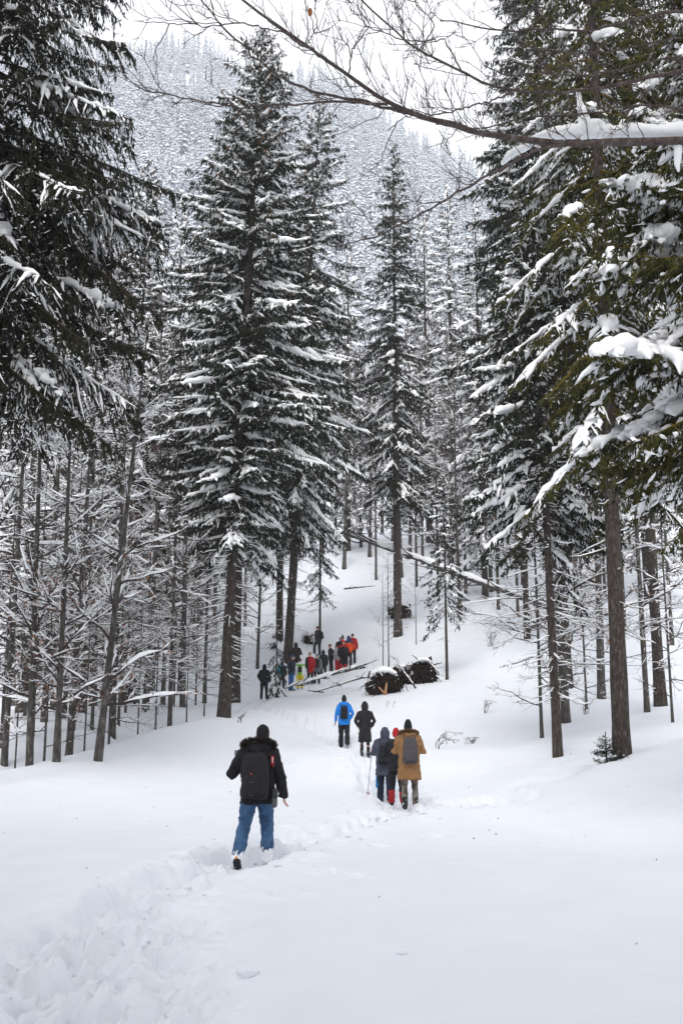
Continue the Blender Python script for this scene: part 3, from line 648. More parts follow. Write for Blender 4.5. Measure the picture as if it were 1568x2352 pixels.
# ------------------------------------------------------------------ people
PEND = []      # (object, material chooser) whose remesh is baked at the end
def fabric(name, base, rough=.85, amt=.25, scale=40):
    def b(n, p):
        lo = tuple(c*(1-amt) for c in base); hi = tuple(min(1, c*(1+amt)) for c in base)
        n.links.new(ramp(n, noise_n(n, scale, 5), [(.3, lo), (.7, hi)]), p.inputs['Base Color'])
        bump_n(n, p, noise_n(n, 11, 4), .5, .02)
    return mat(name, base, rough, .25, b)
FAB = {}
def fab(c, name='cloth'):
    if c not in FAB: FAB[c] = fabric(name, c)
    return FAB[c]
BLACK = (.010, .010, .013); NAVY = (.022, .026, .045); GREY = (.055, .052, .06)
SKIN = mat('skin', (.50, .27, .20), .5, .4); EYE = mat('eye', (.02, .015, .012), .2, .5); LIP = mat('lip', (.42, .15, .13), .5, .4)
def b_jeans(n, p):
    co = objco(n); sp = nd(n, 'ShaderNodeSeparateXYZ'); n.links.new(co, sp.inputs[0])
    base = ramp(n, noise_n(n, 7, 5), [(.3, (.02, .05, .11)), (.6, (.055, .12, .23)), (.78, (.12, .20, .33))])
    a = nd(n, 'ShaderNodeMath', operation='MULTIPLY', i_1=-3.2); n.links.new(sp.outputs[2], a.inputs[0])
    b_ = nd(n, 'ShaderNodeMath', operation='ADD', i_1=1.28); n.links.new(a.outputs[0], b_.inputs[0])
    nz = noise_n(n, 26, 4); c = nd(n, 'ShaderNodeMath', operation='ADD'); n.links.new(b_.outputs[0], c.inputs[0]); n.links.new(nz, c.inputs[1])
    f = nd(n, 'ShaderNodeMapRange', i_1=.98, i_2=1.06); n.links.new(c.outputs[0], f.inputs[0])
    mixn = nd(n, 'ShaderNodeMix', data_type='RGBA'); n.links.new(f.outputs[0], mixn.inputs[0]); n.links.new(base, mixn.inputs[6]); mixn.inputs[7].default_value = (.8, .82, .86, 1)
    n.links.new(mixn.outputs[2], p.inputs['Base Color']); bump_n(n, p, noise_n(n, 13, 5), .6, .02)
JEANS = mat('snowy_jeans', (.05, .11, .22), .85, .2, b_jeans)
def b_camo(n, p): n.links.new(ramp(n, noise_n(n, 9, 3), [(.4, (.045, .038, .03)), (.5, (.12, .10, .085)), (.6, (.20, .18, .16)), (.68, (.06, .05, .04))]), p.inputs['Base Color'])
CAMO = mat('camouflage_cloth', (.1, .09, .08), .9, .2, b_camo)
def b_boot(n, p):
    n.links.new(ramp(n, noise_n(n, 15, 3), [(.64, (.012, .012, .014)), (.67, (.8, .82, .86))]), p.inputs['Base Color'])
BOOT = mat('snowy_boots', (.02, .02, .02), .7, .3, b_boot)
FUR_D = mat('dark_fur', (.035, .027, .025), .9, .1); FUR_B = mat('brown_fur', (.17, .095, .045), .9, .1)
ORANGE = mat('orange_heel', (.85, .32, .03), .6, .3); WHITE = mat('white_print', (.75, .76, .76), .7, .2)
METAL = mat('pole_metal', (.12, .12, .13), .4, .5); GREYD = mat('grey_device', (.16, .17, .21), .5, .4)

def soft(name, mb, mats, parent, voxel, smooth=4, wrinkle=.0, wscale=9, choose=None, seed=0):
    me = mb.mesh(name, mats); o = link(name, me, parent)
    r = o.modifiers.new('r', 'REMESH'); r.mode = 'VOXEL'; r.voxel_size = voxel; r.use_smooth_shade = True
    if smooth: s = o.modifiers.new('s', 'SMOOTH'); s.factor = .5; s.iterations = smooth
    PEND.append((o, mats, wrinkle, wscale, choose, seed)); return o
def bake_soft():
    bpy.context.view_layer.update(); dg = bpy.context.evaluated_depsgraph_get()
    new = [(o, bpy.data.meshes.new_from_object(o.evaluated_get(dg), depsgraph=dg)) for o, *_ in PEND]
    for (o, me), (_, mats, wr, ws, choose, seed) in zip(new, PEND):
        o.modifiers.clear(); old = o.data; o.data = me; bpy.data.meshes.remove(old)
        me.materials.clear()
        for m in (mats if isinstance(mats, (list, tuple)) else [mats]): me.materials.append(m)
        n = len(me.vertices); v = np.empty(n*3, np.float32); me.vertices.foreach_get('co', v); v = v.reshape(-1, 3).astype(float)
        if wr:
            nn = np.empty(n*3, np.float32); me.vertices.foreach_get('normal', nn); nn = nn.reshape(-1, 3)
            q = v*np.array([1, 1, 1.7])*ws
            k = (1-2*np.abs(noise3(q, seed)))*.6+noise3(q*2.1, seed+1)*.5
            v2 = v+nn*(k*wr)[:, None]; me.vertices.foreach_set('co', v2.astype(np.float32).ravel())
        pc = len(me.polygons); me.polygons.foreach_set('use_smooth', np.ones(pc, bool))
        mi = np.zeros(pc, np.int32)
        if choose is not None:
            c = np.empty(pc*3, np.float32); me.polygons.foreach_get('center', c); mi = choose(c.reshape(-1, 3)).astype(np.int32)
        me.polygons.foreach_set('material_index', mi); me.update()
    PEND.clear()

def hand(mb, w, d, side, curl=.5, s=1.0, thumb=(0, 1, 0)):
    """palm, four bent fingers and a thumb, from the wrist w along d"""
    w = np.array(w, float); d = nrm(np.array(d, float)); x = nrm(np.cross(d, (0, 0, 1.0) if abs(d[2]) < .9 else (0, 1.0, 0))); f = np.cross(x, d)
    a = x if abs(x[1]) > abs(f[1]) else f      # across the palm
    nrmv = np.cross(d, a)
    pal = w+d*.045*s
    limb(mb, [w, pal, w+d*.085*s], np.array([.026, .040, .042])*s, 12, B=np.array([.02, .017, .015])*s, ref=nrmv)
    for i, (off, ln) in enumerate(zip((-.031, -.0105, .0105, .030), (.068, .080, .076, .060))):
        p0 = w+d*.085*s+a*off*s; p1 = p0+(d*math.cos(curl*.5)+nrmv*side*math.sin(curl*.5))*ln*.5*s; p2 = p1+(d*math.cos(curl*1.3)+nrmv*side*math.sin(curl*1.3))*ln*.32*s; p3 = p2+(d*math.cos(curl*2)+nrmv*side*math.sin(curl*2))*ln*.22*s
        limb(mb, [p0, p1, p2, p3], np.array([.0098, .009, .0085, .0075])*s, 8)
    t0 = w+d*.03*s+a*.036*s; t1 = t0+(d*.6+a*.75)*.035*s; t2 = t1+(d*.9+a*.25)*.03*s
    limb(mb, [t0, t1, t2], np.array([.013, .011, .009])*s, 8)

def pose(spec):
    """joint positions of a 1.78 m figure that looks along +y"""
    J = {}
    lean = spec.get('lean', .06)
    for sd, nm in ((-1, 'L'), (1, 'R')):
        a, k, spl = spec.get('leg'+nm, (0, .05, .04))
        hip = np.array((sd*.095, 0, .92)); kn = hip+.43*np.array((sd*spl, math.sin(a), -math.cos(a))); an = kn+.41*np.array((sd*spl*.8, math.sin(a-k), -math.cos(a-k)))
        J['hip'+nm], J['kn'+nm], J['an'+nm] = hip, kn, an; J['ft'+nm] = a-k
        sh = np.array((sd*.185, lean*.5, 1.43))
        arm = spec.get('arm'+nm, 'down')
        if arm == 'down': el = sh+np.array((sd*.075, -.03, -.28)); wr = el+np.array((sd*.005, .05, -.25))
        elif arm == 'swing': el = sh+np.array((sd*.08, -.10, -.26)); wr = el+np.array((sd*.03, .03, -.25))
        elif arm == 'pocket': el = sh+np.array((sd*.12, -.10, -.26)); wr = el+np.array((-sd*.08, .15, -.17))
        elif arm == 'front': el = sh+np.array((sd*.12, -.04, -.27)); wr = el+np.array((-sd*.12, .22, .02))
        elif arm == 'hold': el = sh+np.array((sd*.13, -.02, -.27)); wr = el+np.array((-sd*.02, .22, .14))
        else: el = sh+np.array(arm[0]); wr = el+np.array(arm[1])
        J['sh'+nm], J['el'+nm], J['wr'+nm] = sh, el, wr
    return J
def make_person(key, label, spec, fine):
    H = spec['H']; s = H/1.79; loc = SPOT[key].copy(); loc[2] = ground(loc[0], loc[1])
    J = pose(spec); lowest = min(J['anL'][2], J['anR'][2])-.085
    sink = spec.get('sink', .03)
    root = thing('person', label, 'person', (loc[0], loc[1], loc[2]-sink-lowest*s), spec.get('turn', 0), spec.get('group'), s)
    vx = fine; lean = spec.get('lean', .06)
    hx, hy, hz = spec.get('head', (0, lean+.03, 1.655)); hc = np.array((hx, hy, hz))
    puff = spec.get('puff', .03)
    # one continuous body
    b = MB()
    loft(b, [(0, 0, .84, .12, .09), (0, 0, .95, .145, .10), (0, .01, 1.08, .13, .09), (0, .02, 1.25, .15, .10), (0, lean*.5, 1.38, .16, .095), (0, lean*.6, 1.45, .10, .075), (0, lean*.8, 1.50, .055, .058), (0, lean+.01, 1.56, .052, .056), (0, lean+.02, 1.62, .05, .055)], 16)
    ball(b, hc, (.076, .095, .115), 16, 12); ball(b, hc+(0, .035, -.06), (.052, .062, .06), 12, 8)
    limb(b, [hc+(0, .088, .015), hc+(0, .104, -.012), hc+(0, .112, -.028)], [.010, .013, .016], 8)      # nose
    for sd in (-1, 1): ball(b, hc+(sd*.078, -.005, -.012), (.012, .022, .032), 8, 6)                       # ears
    ball(b, hc+(0, .088, .038), (.05, .018, .012), 10, 6)                                              # brow
    for nm, sd in (('L', -1), ('R', 1)):
        limb(b, [J['hip'+nm], (J['hip'+nm]+J['kn'+nm])/2, J['kn'+nm], (J['kn'+nm]*.6+J['an'+nm]*.4), J['an'+nm]], [.078, .068, .05, .05, .036])
        limb(b, [J['an'+nm], J['an'+nm]+(0, .06, -.05), J['an'+nm]+(0, .14, -.06)], [.036, .036, .03])
        limb(b, [J['sh'+nm]*[.8, 1, 1], J['sh'+nm], (J['sh'+nm]+J['el'+nm])/2, J['el'+nm], (J['el'+nm]+J['wr'+nm])/2, J['wr'+nm]], [.055, .05, .043, .036, .033, .024])
        hand(b, J['wr'+nm], J['wr'+nm]-J['el'+nm], sd, spec.get('curl', .5))
    body = soft('body', b, SKIN, root, min(vx, .0085 if fine < .013 else vx*.8), 1)
    if spec.get('face', True):
        for sd in (-1, 1):
            e = MB(); ball(e, hc+(sd*.03, .084, .012), (.012, .008, .008), 8, 6); link('eye', e.mesh('eye', EYE), body)
        e = MB(); ball(e, hc+(0, .092, -.062), (.024, .008, .006), 10, 6); link('mouth', e.mesh('mouth', LIP), body)
    # trousers
    t = MB(); tr = spec.get('leg_r', .085); tf = spec.get('leg_f', 1.0)
    loft(t, [(0, 0, .84, .15, .115), (0, 0, .92, .165, .125), (0, 0, 1.02, .165, .12), (0, 0, 1.06, .15, .11)], 18)
    for nm in 'LR':
        h, k, a = J['hip'+nm], J['kn'+nm], J['an'+nm]
        limb(t, [h+(0, 0, -.02), h*.55+k*.45, k, k*.5+a*.5, a*1.0+(0, 0, .0)], np.array([tr*1.12, tr, tr*.78, tr*.76*tf, tr*.74*tf]), 14)
    ch = spec.get('pants_choose'); soft('trousers', t, spec['pants'], root, vx, 2, .014, 8, ch, 3)
    # jacket
    hem = spec.get('hem', .80); j = MB(); fl = spec.get('flare', 0.0)
    rings = []
    if hem < .75: rings += [(0, -.005, hem, .19+fl+puff*.5, .14+fl*.6+puff*.5), (0, 0, (hem+.98)/2, .18+fl*.6+puff*.6, .135+fl*.4+puff*.6)]
    else: rings += [(0, 0, hem, .185+fl+puff*.6, .135+puff*.6)]
    wst = spec.get('waist', 1.0)
    rings += [(0, 0, 1.02, (.165+puff)*wst, (.122+puff)*wst), (0, .01, 1.15, .165+puff*1.1, .125+puff), (0, .02, 1.29, .185+puff*1.1, .13+puff*1.05), (0, lean*.4, 1.39, .185+puff*.9, .115+puff*.9), (0, lean*.5, 1.45, .15+puff*.5, .092+puff*.5), (0, lean*.7, 1.495, .09+puff*.3, .075+puff*.3), (0, lean*.8, 1.53, .075+puff*.3, .072+puff*.3)]
    loft(j, rings, 24, 2.3)
    for nm in 'LR':
        sh, el, wr = J['sh'+nm], J['el'+nm], J['wr'+nm]; pr = spec.get('sleeve', .062)
        limb(j, [sh*[.55, 1, 1]+(0, 0, .0), sh+(0, 0, -.01), sh*.5+el*.5, el, el*.5+wr*.5, wr*1.0], [pr+.012, pr+.012, pr+.004, pr-.002, pr-.008, pr-.016], 14)
    if spec.get('hood') == 'down':
        limb(j, [(-.14, lean*.4+.03, 1.50), (-.10, -.10+lean, 1.50), (0, -.135+lean, 1.49), (.10, -.10+lean, 1.50), (.14, lean*.4+.03, 1.50)], [.045, .065, .075, .065, .045], 12)
        ball(j, (0, -.11+lean, 1.42), (.13, .085, .11), 14, 8)
    if spec.get('split'):   # coat tails
        pass
    soft('jacket', j, spec['jacket'], root, vx, 3, spec.get('wrinkle', .015), 7, spec.get('jacket_choose'), 5)
    if spec.get('hood') == 'up':
        h = MB(); limb(h, [hc+(0, -.035, -.16), hc+(0, -.035, -.06), hc+(0, -.03, .02), hc+(0, -.012, .085)], [.10, .118, .118, .085], 16)
        soft('hood', h, spec.get('hood_mat', spec['jacket']), root, vx, 3, .007, 10, None, 6)
    hat = spec.get('hat')
    if hat:
        h = MB(); tall = spec.get('hat_tall', .145); lo = spec.get('hat_low', 0.0)
        loft(h, [(hc[0], hc[1]-.005-abs(lo)*.25, hc[2]+lo, .080, .098), (hc[0], hc[1]-.005, hc[2]+.0, .086, .104), (hc[0], hc[1]-.005, hc[2]+.03, .089, .107), (hc[0], hc[1]-.006, hc[2]+.04, .083, .101), (hc[0], hc[1]-.01, hc[2]+.085, .074, .09), (hc[0], hc[1]-.012, hc[2]+tall*.85, .05, .062), (hc[0], hc[1]-.012, hc[2]+tall, .02, .025)], 18)
        ho = soft('hat', h, hat, root, vx*.8, 2, .003, 20, spec.get('hat_choose'), 7)
        if spec.get('pompom'):
            q = MB(); ball(q, hc+(0, -.012, tall+.03), .036, 12, 8); link('pompom', q.mesh('pompom', hat if not isinstance(hat, (list, tuple)) else hat[0]), ho)
    if spec.get('hair'):
        h = MB(); ball(h, hc+(0, -.018, .02), (.088, .098, .115), 16, 10); soft('hair', h, spec['hair'], root, vx*.8, 2, .006, 18)
    if spec.get('glasses'):
        h = MB()
        for sd in (-1, 1): ball(h, hc+(sd*.034, .098, .015), (.028, .008, .02), 10, 6)
        limb(h, [hc+(-.07, .07, .02), hc+(0, .103, .02), hc+(.07, .07, .02)], .004, 6); link('sunglasses', h.mesh('sunglasses', mat('dark_lens', (.01, .01, .012), .1, .6)), root)
    if spec.get('gloves'):
        for nm, sd in (('L', -1), ('R', 1)):
            g = MB(); hand(g, J['wr'+nm], J['wr'+nm]-J['el'+nm], sd, .5, 1.22); soft('glove', g, spec['gloves'], root, vx*.8, 1)
    for nm in 'LR':
        an = J['an'+nm]; sw = J['ft'+nm]; g = MB()
        tip = spec.get('toe'+nm, 0.0)      # heel raised
        c_, s_ = math.cos(tip), math.sin(tip)
        def rot(v): return an+np.array((v[0], v[1]*c_+v[2]*s_, -v[1]*s_+v[2]*c_))
        limb(g, [rot((0, 0, .13)), rot((0, 0, .05)), rot((0, -.005, -.03))], [.062, .058, .055], 12)
        limb(g, [rot((0, -.045, -.05)), rot((0, .04, -.045)), rot((0, .12, -.055)), rot((0, .19, -.06))], [.05, .052, .05, .04], 12, B=np.array([.042, .045, .036, .026]))
        bo = soft('boot', g, spec.get('boots', BOOT), root, min(vx, .016), 2)
        if spec.get('heel') == nm:
            g = MB(); ball(g, rot((.0, -.10, -.035)), (.016, .006, .016), 10, 6); link('heel_badge', g.mesh('heel_badge', ORANGE), bo)
    if spec.get('fur'):
        rng = np.random.default_rng(17); g = MB(); n = 3600
        a = rng.uniform(-.35, math.pi+.35, n); fw = spec.get('fur_w', .155)
        c = np.stack([np.cos(a)*fw, -np.sin(a)*.12+lean-.01, np.full(n, 1.525)+np.sin(a)*spec.get('fur_up', .03)], -1)
        out = nrm(np.stack([np.cos(a), -np.sin(a), np.zeros(n)], -1)); tau = rng.uniform(0, 6.283, n)
        d = out*np.cos(tau)[:, None]+np.array([0, 0, 1.0])*np.sin(tau)[:, None]
        blades(g, c+d*.012, d+rng.normal(0, .3, (n, 3)), rng.uniform(.035, .07, n), rng.uniform(.006, .012, n), rng)
        link('fur_trim', g.mesh('fur_trim', spec['fur'], smooth=False), root, kind='stuff')
    if spec.get('pack'): backpack(root, spec['pack'], s, lean, puff, vx, spec)
    return root, J, s
def backpack(root, pk, s, lean, puff, vx, spec):
    """worn on the back; a thing of its own"""
    m = pk['mat']; y0 = -.125-puff*1.05
    w_, h_, d_ = pk.get('size', (.15, .25, .085)); zc = pk.get('z', 1.2)
    o = thing('backpack', pk['label'], 'backpack', root.location, root.rotation_euler[2], pk.get('group'), s)
    b = MB(); yc = y0-d_*.75
    loft(b, [(0, yc, zc-h_, w_*.80, d_*.75), (0, yc, zc-h_+.03, w_*.97, d_*.95), (0, yc-.01, zc-h_*.3, w_, d_*1.08), (0, yc, zc+h_*.45, w_*.95, d_), (0, yc+.01, zc+h_*.8, w_*.82, d_*.85), (0, yc+.02, zc+h_, w_*.5, d_*.55)], 28, 3.2)
    soft('main_sack', b, m, o, vx, 3, .006, 9)
    b = MB(); yp = yc-d_*.95
    loft(b, [(0, yp, zc-h_*.82, w_*.66, d_*.35), (0, yp-.008, zc-h_*.6, w_*.76, d_*.5), (0, yp-.005, zc-h_*.05, w_*.74, d_*.48), (0, yp+.01, zc+h_*.1, w_*.6, d_*.3)], 24, 3.2)
    soft('front_pocket', b, m, o, vx, 2, .004, 11)
    b = MB(); limb(b, [(-.05, yc, zc+h_*.93), (-.03, yc-.005, zc+h_+.045), (.03, yc-.005, zc+h_+.045), (.05, yc, zc+h_*.93)], .010, 8); link('grab_handle', b.mesh('grab_handle', m), o)
    for sd in (-1, 1):
        b = MB(); x = sd*min(.115, w_*.8)
        limb(b, [(x, y0-.02, zc+h_*.85), (x, -.07, 1.47+puff), (x*1.02, lean*.5+.02, 1.475+puff*1.1), (x*1.05, .12+puff, 1.40), (x*1.15, .14+puff*1.2, 1.22), (x*1.55, .05, 1.06), (x*1.3, y0, zc-h_*.75)], .022, 8, B=.009, ref=(1, 0, 0)); link('shoulder_strap', b.mesh('shoulder_strap', m), o)
    for q in pk.get('trim', []):
        b = MB(); box(b, q[0](yc, yp, zc, h_, d_), q[1]); link(q[3], b.mesh(q[3], q[2]), o)
    return o

bk, nv = fab(BLACK, 'black_cloth'), fab(NAVY, 'navy_cloth')
walkL = dict(legL=(-.28, .32, .05), legR=(.26, .10, .02)); walkR = dict(legR=(-.28, .30, .04), legL=(.24, .10, .02))
# the man in front
root, J, s = make_person('man', 'nearest person, black fur-hooded parka, snowy blue jeans and black knit hat, walking away', dict(H=1.86, lean=.02, puff=.05, hem=.80, flare=.02, sleeve=.077,
    jacket=bk, pants=JEANS, leg_r=.102, leg_f=1.05, hat=fab((.012, .012, .013), 'black_knit'), hood='down', fur=FUR_D, fur_w=.19, fur_up=.055, hat_low=-.10, head=(.045, .07, 1.665), turn=-.05,
    legL=(-.34, .10, .14), legR=(.12, .20, .05), toeL=.75, heel='L', wrinkle=.018, hat_tall=.128, sink=-.07, armL=((-.155, -.03, -.27), (.10, .24, .16)), armR=((.10, -.02, -.28), (.045, .04, -.255)),
    pack=dict(label='large black backpack on the man in jeans', mat=fab((.014, .013, .017), 'pack_black'), size=(.168, .285, .10), z=1.16,
              trim=[(lambda yc, yp, zc, h, d: (-.035, yp-d*.5-.006, zc+.03), (.010, .004, .008), mat('red_logo', (.5, .06, .03), .6, .3), 'logo_badge'),
                    (lambda yc, yp, zc, h, d: (-.035, yp-d*.38-.006, zc-.235), (.006, .004, .005), mat('red_dot', (.35, .06, .04), .6, .3), 'logo_badge'),
                    (lambda yc, yp, zc, h, d: (.205, -.165, 1.335), (.021, .004, .066), mat('red_tag', (.33, .012, .02), .7, .3), 'strap_tag'),
                    (lambda yc, yp, zc, h, d: (.205, -.1705, 1.345), (.006, .003, .036), WHITE, 'tag_lettering'),
                    (lambda yc, yp, zc, h, d: (-.03, yp-d*.5-.006, zc-.075), (.022, .003, .008), mat('grey_pull', (.04, .05, .055), .6, .3), 'zip_pull')])), .0125)
from mathutils import Matrix
M0 = Matrix.LocRotScale(root.location, root.rotation_euler, root.scale)
def hung(name, label, cat, J_pt, s=1.0):
    p = M0 @ Vector(J_pt); return thing(name, label, cat, p, root.rotation_euler[2], None, root.scale[0])
c = hung('camera', 'dark camera hanging at the right hip of the man in jeans', 'camera', (.235, -.13, .93))
b = MB(); loft(b, [(0, 0, -.055, .035, .045), (0, 0, -.045, .04, .055), (0, 0, .045, .04, .055), (0, 0, .055, .03, .045)], 20, 4); link('camera_body', b.mesh('camera_body', mat('camera_black', (.02, .02, .022), .5, .4)), c)
b = MB(); limb(b, [(0, -.01, -.05), (.0, -.015, -.12), (0, -.02, -.15)], [.036, .038, .035], 14); link('lens', b.mesh('lens', mat('lens_black', (.05, .05, .055), .3, .6)), c)
b = MB(); limb(b, [(-.0, 0, .05), (-.03, -.01, .2), (-.04, .02, .42), (-.06, .1, .55)], .008, 6); link('strap', b.mesh('strap', bk), c)
c = hung('handheld_device', 'small grey flat device showing beside the left shoulder of the man in jeans', 'device', (-.245, .23, 1.42))
b = MB(); loft(b, [(0, 0, -.034, .105, .010), (0, 0, .034, .105, .010)], 20, 6); link('device_body', b.mesh('device_body', GREYD), c)
b = MB(); loft(b, [(0, .012, -.028, .095, .003), (0, .012, .028, .095, .003)], 16, 6); link('screen', b.mesh('screen', mat('screen_glass', (.02, .02, .025), .1, .6)), c)

# the middle walkers
make_person('brown', 'person in camel-brown hooded coat, black knit hat and camouflage trousers', dict(H=1.79, lean=.06, puff=.05, hem=.60, flare=.04, wrinkle=.016, sleeve=.078, jacket=fab((.225, .118, .05), 'camel_cloth'), pants=CAMO, leg_r=.082,
    hat=bk, hat_low=-.08, hat_tall=.17, hood='down', fur=FUR_B, fur_w=.17, fur_up=.045, armL='front', armR='front', head=(.0, .10, 1.655), legL=(-.12, .22, .03), legR=(.08, .08, .05), sink=-.07, turn=.06,
    pack=dict(label='grey backpack on the camel-brown coat', mat=fab((.06, .055, .062), 'pack_grey'), size=(.155, .26, .085), z=1.19)), .016)
make_person('navy', 'person in hooded dark navy jacket with trekking poles, beside the brown coat', dict(H=1.79, lean=.10, puff=.045, hem=.66, flare=.02, sleeve=.076, jacket=fab((.045, .05, .075), 'dark_navy'), pants=fab((.010, .015, .035), 'navy_trousers'), leg_r=.105,
    hood='up', face=True, armL='front', armR='front', gloves=fab((.4, .02, .06), 'pink_glove'), legL=(.1, .1, .03), legR=(-.16, .25, .05), sink=-.06, turn=-.12,
    pack=dict(label='black backpack and bag on the dark navy jacket', mat=bk, size=(.135, .23, .08), z=1.14)), .016)
make_person('red', 'person in red knit hat and black clothes, hidden between navy jacket and brown coat', dict(H=1.70, lean=.06, jacket=bk, pants=[bk, fab((.30, .012, .02), 'red_gaiter')], pants_choose=lambda c: c[:, 2] < .36, leg_r=.10, hat=fab((.36, .01, .018), 'red_knit'), hat_low=-.07, armL='front', armR='front', sink=-.05, **walkR), .018)
make_person('teal', 'person with bright blue trousers mostly hidden in front of the navy jacket', dict(H=1.70, lean=.05, jacket=nv, pants=fab((.01, .17, .48), 'bright_blue'), leg_r=.10, hat=bk, armL='front', armR='front', sink=.05, legL=(.2, .1, .12), legR=(-.1, .1, .03)), .018)
make_person('blue', 'person in bright blue jacket and black trousers walking away beside the black-coated figure', dict(H=1.80, lean=.05, puff=.03, hem=.78, jacket=fab((.012, .19, .62), 'blue_shell'), pants=bk, leg_r=.105, leg_f=1.1, hat=bk, hat_low=-.08, hat_tall=.16, hood='down', armL='swing', armR='pocket', gloves=bk, legL=(.12, .08, .02), legR=(-.2, .4, .02), sink=-.03,
    pack=dict(label='small black backpack on the bright blue jacket', mat=bk, size=(.13, .22, .07), z=1.2)), .018)
make_person('coat', 'woman-like figure in long black hooded coat, hands in pockets', dict(H=1.70, lean=.04, puff=.028, hem=.50, waist=.92, flare=.015, jacket=fab((.012, .011, .013), 'black_wool'), pants=bk, leg_r=.07, hood='up', armL='pocket', armR='pocket', legL=(-.12, .2, .02), legR=(.1, .08, .02), sink=-.04), .018)
# trekking poles of the navy jacket
pn = SPOT['navy']
for i, (dx, lb) in enumerate(((-.30, 'thin trekking pole planted left of the navy jacket'), (.05, 'second trekking pole mostly hidden by the navy jacket'))):
    px_, py_ = pn[0]+dx, pn[1]+.35; gz = ground(px_-.12, py_-.05)
    o = thing('trekking_pole', lb, 'pole', (px_-.12, py_-.05, gz-.05))
    tip = np.array((0, 0, 0.0)); top = np.array((.12, .05, 1.16))
    b = MB(); limb(b, [tip, tip*.5+top*.5, top], [.006, .008, .009], 8); link('shaft', b.mesh('shaft', METAL), o)
    b = MB(); limb(b, [top-(.012, .005, .12), top+(0, 0, .01)], .015, 8); link('grip', b.mesh('grip', fab((.3, .02, .04), 'grip')), o)
    b = MB(); loft(b, [(.012, .005, .115, .05, .05), (.012, .005, .122, .045, .045)], 14); link('basket', b.mesh('basket', fab((.35, .05, .07), 'basket')), o)

# the waiting group
V = .022
gp = 'hikers waiting in a line below the spruces'
def crewman(k, label, **kw):
    kw.setdefault('H', crew[k][3]); kw['group'] = gp; kw.setdefault('puff', .048); kw.setdefault('sleeve', .076); kw.setdefault('leg_r', .098); kw.setdefault('sink', -.03); return make_person(k, label, kw, V)
def pk(label, m=bk, **kw): return dict(label=label, mat=m, **kw)
rd, og, lime, yel = fab((.34, .012, .018), 'red_shell'), fab((.62, .07, .015), 'orange_shell'), fab((.20, .50, .05), 'lime_shell'), fab((.70, .55, .01), 'yellow_trousers')
wht, cy, gr, db = fab((.7, .71, .73), 'white_shell'), fab((.01, .33, .48), 'cyan_shell'), fab((.30, .30, .32), 'grey_fleece'), fab((.02, .06, .17), 'blue_trousers')
crewman('a', 'hiker all in black at the left end of the group, half behind drooping spruce twigs', jacket=bk, pants=bk, hood='up', leg_r=.10, legL=(0, .05, .06), legR=(.03, .05, .05), armL='pocket', pack=pk('black backpack on the leftmost waiting hiker', size=(.12, .2, .07)))
crewman('c', 'short hiker with cyan jacket and dark trousers, second in the line', jacket=[bk, cy], jacket_choose=lambda c: c[:, 0] < .02, pants=bk, hood='up', hood_mat=nv, pack=pk('black backpack on the cyan jacket', size=(.11, .19, .07)), armL='front', **walkL)
crewman('d', 'tall hiker in dark jacket, blue hat and blue trousers looking right', jacket=nv, pants=fab((.02, .10, .30), 'royal_trousers'), hat=db, turn=-1.1, leg_r=.10, armL='pocket', armR='pocket')
crewman('e', 'hiker in lime and white jacket with bright yellow trousers', jacket=[lime, wht], jacket_choose=lambda c: (c[:, 2] < 1.33) & (np.abs(c[:, 0]) > .13) | (c[:, 2] > 1.44), pants=yel, hat=bk, hood='down', leg_r=.105, armL='down', armR='down', pack=pk('small black backpack on the lime jacket', size=(.115, .16, .06), z=1.13))
crewman('f', 'dark hiker standing behind the blue-hatted one under the spruce', jacket=fab((.02, .016, .014), 'dark_brown'), pants=bk, hood='up', turn=.3, armL='front', armR='front')
crewman('g', 'hiker in open dark red jacket with red hair and sunglasses facing the camera', jacket=[rd, bk], jacket_choose=lambda c: (c[:, 0] > .03), pants=bk, hair=mat('red_hair', (.20, .04, .015), .6, .3), glasses=True, turn=2.7, hem=.62, leg_r=.10)
crewman('h', 'hiker in patterned grey jacket with black backpack and striped hat', jacket=fabric('grey_pattern', (.11, .13, .15), .85, .7, 14), pants=bk, hat=fabric('stripe_knit', (.18, .22, .2), .85, .7, 25), hem=.7, pack=pk('large black backpack on the patterned grey jacket', size=(.15, .24, .085)))
crewman('i', 'hiker in black jacket with black fur-edged hood up', jacket=bk, pants=bk, hood='up', puff=.05, sleeve=.075, turn=.3)
crewman('j', 'hiker in black with orange-striped hat turned to the left', jacket=bk, pants=bk, hat=[bk, og], hat_choose=lambda c: (np.abs(c[:, 0]) < .035), turn=1.2, armL='pocket', armR='pocket')
crewman('k', 'hiker in light grey fleece and red trousers with dark hat', jacket=gr, pants=rd, hat=bk, turn=.9, hood='down', leg_r=.11, armL='front', armR='front')
crewman('l', 'hiker in red pompom hat, red-shouldered jacket and black backpack', jacket=[rd, bk], jacket_choose=lambda c: c[:, 2] < 1.38, pants=[bk, rd], pants_choose=lambda c: c[:, 2] < .45, hat=fab((.62, .03, .02), 'scarlet_knit'), pompom=True, pack=pk('black backpack below the red pompom hat', size=(.145, .24, .09), z=1.16))
crewman('m', 'hiker in orange jacket with blue shoulders, near the line\'s right end', jacket=[og, fab((.02, .04, .11), 'blue_yoke')], jacket_choose=lambda c: c[:, 2] > 1.36, pants=fab((.012, .016, .03), 'dark_trousers'), hood='up', hood_mat=fab((.02, .04, .12), 'blue_hood'), armL='front', armR='pocket', leg_r=.10)
crewman('n', 'rightmost hiker, dark trousers, mostly hidden by the orange jacket', jacket=rd, pants=bk, hat=bk, pack=pk('bulky dark red backpack at the right end of the line', fab((.25, .012, .015), 'red_pack'), size=(.16, .24, .10)), armL='front')
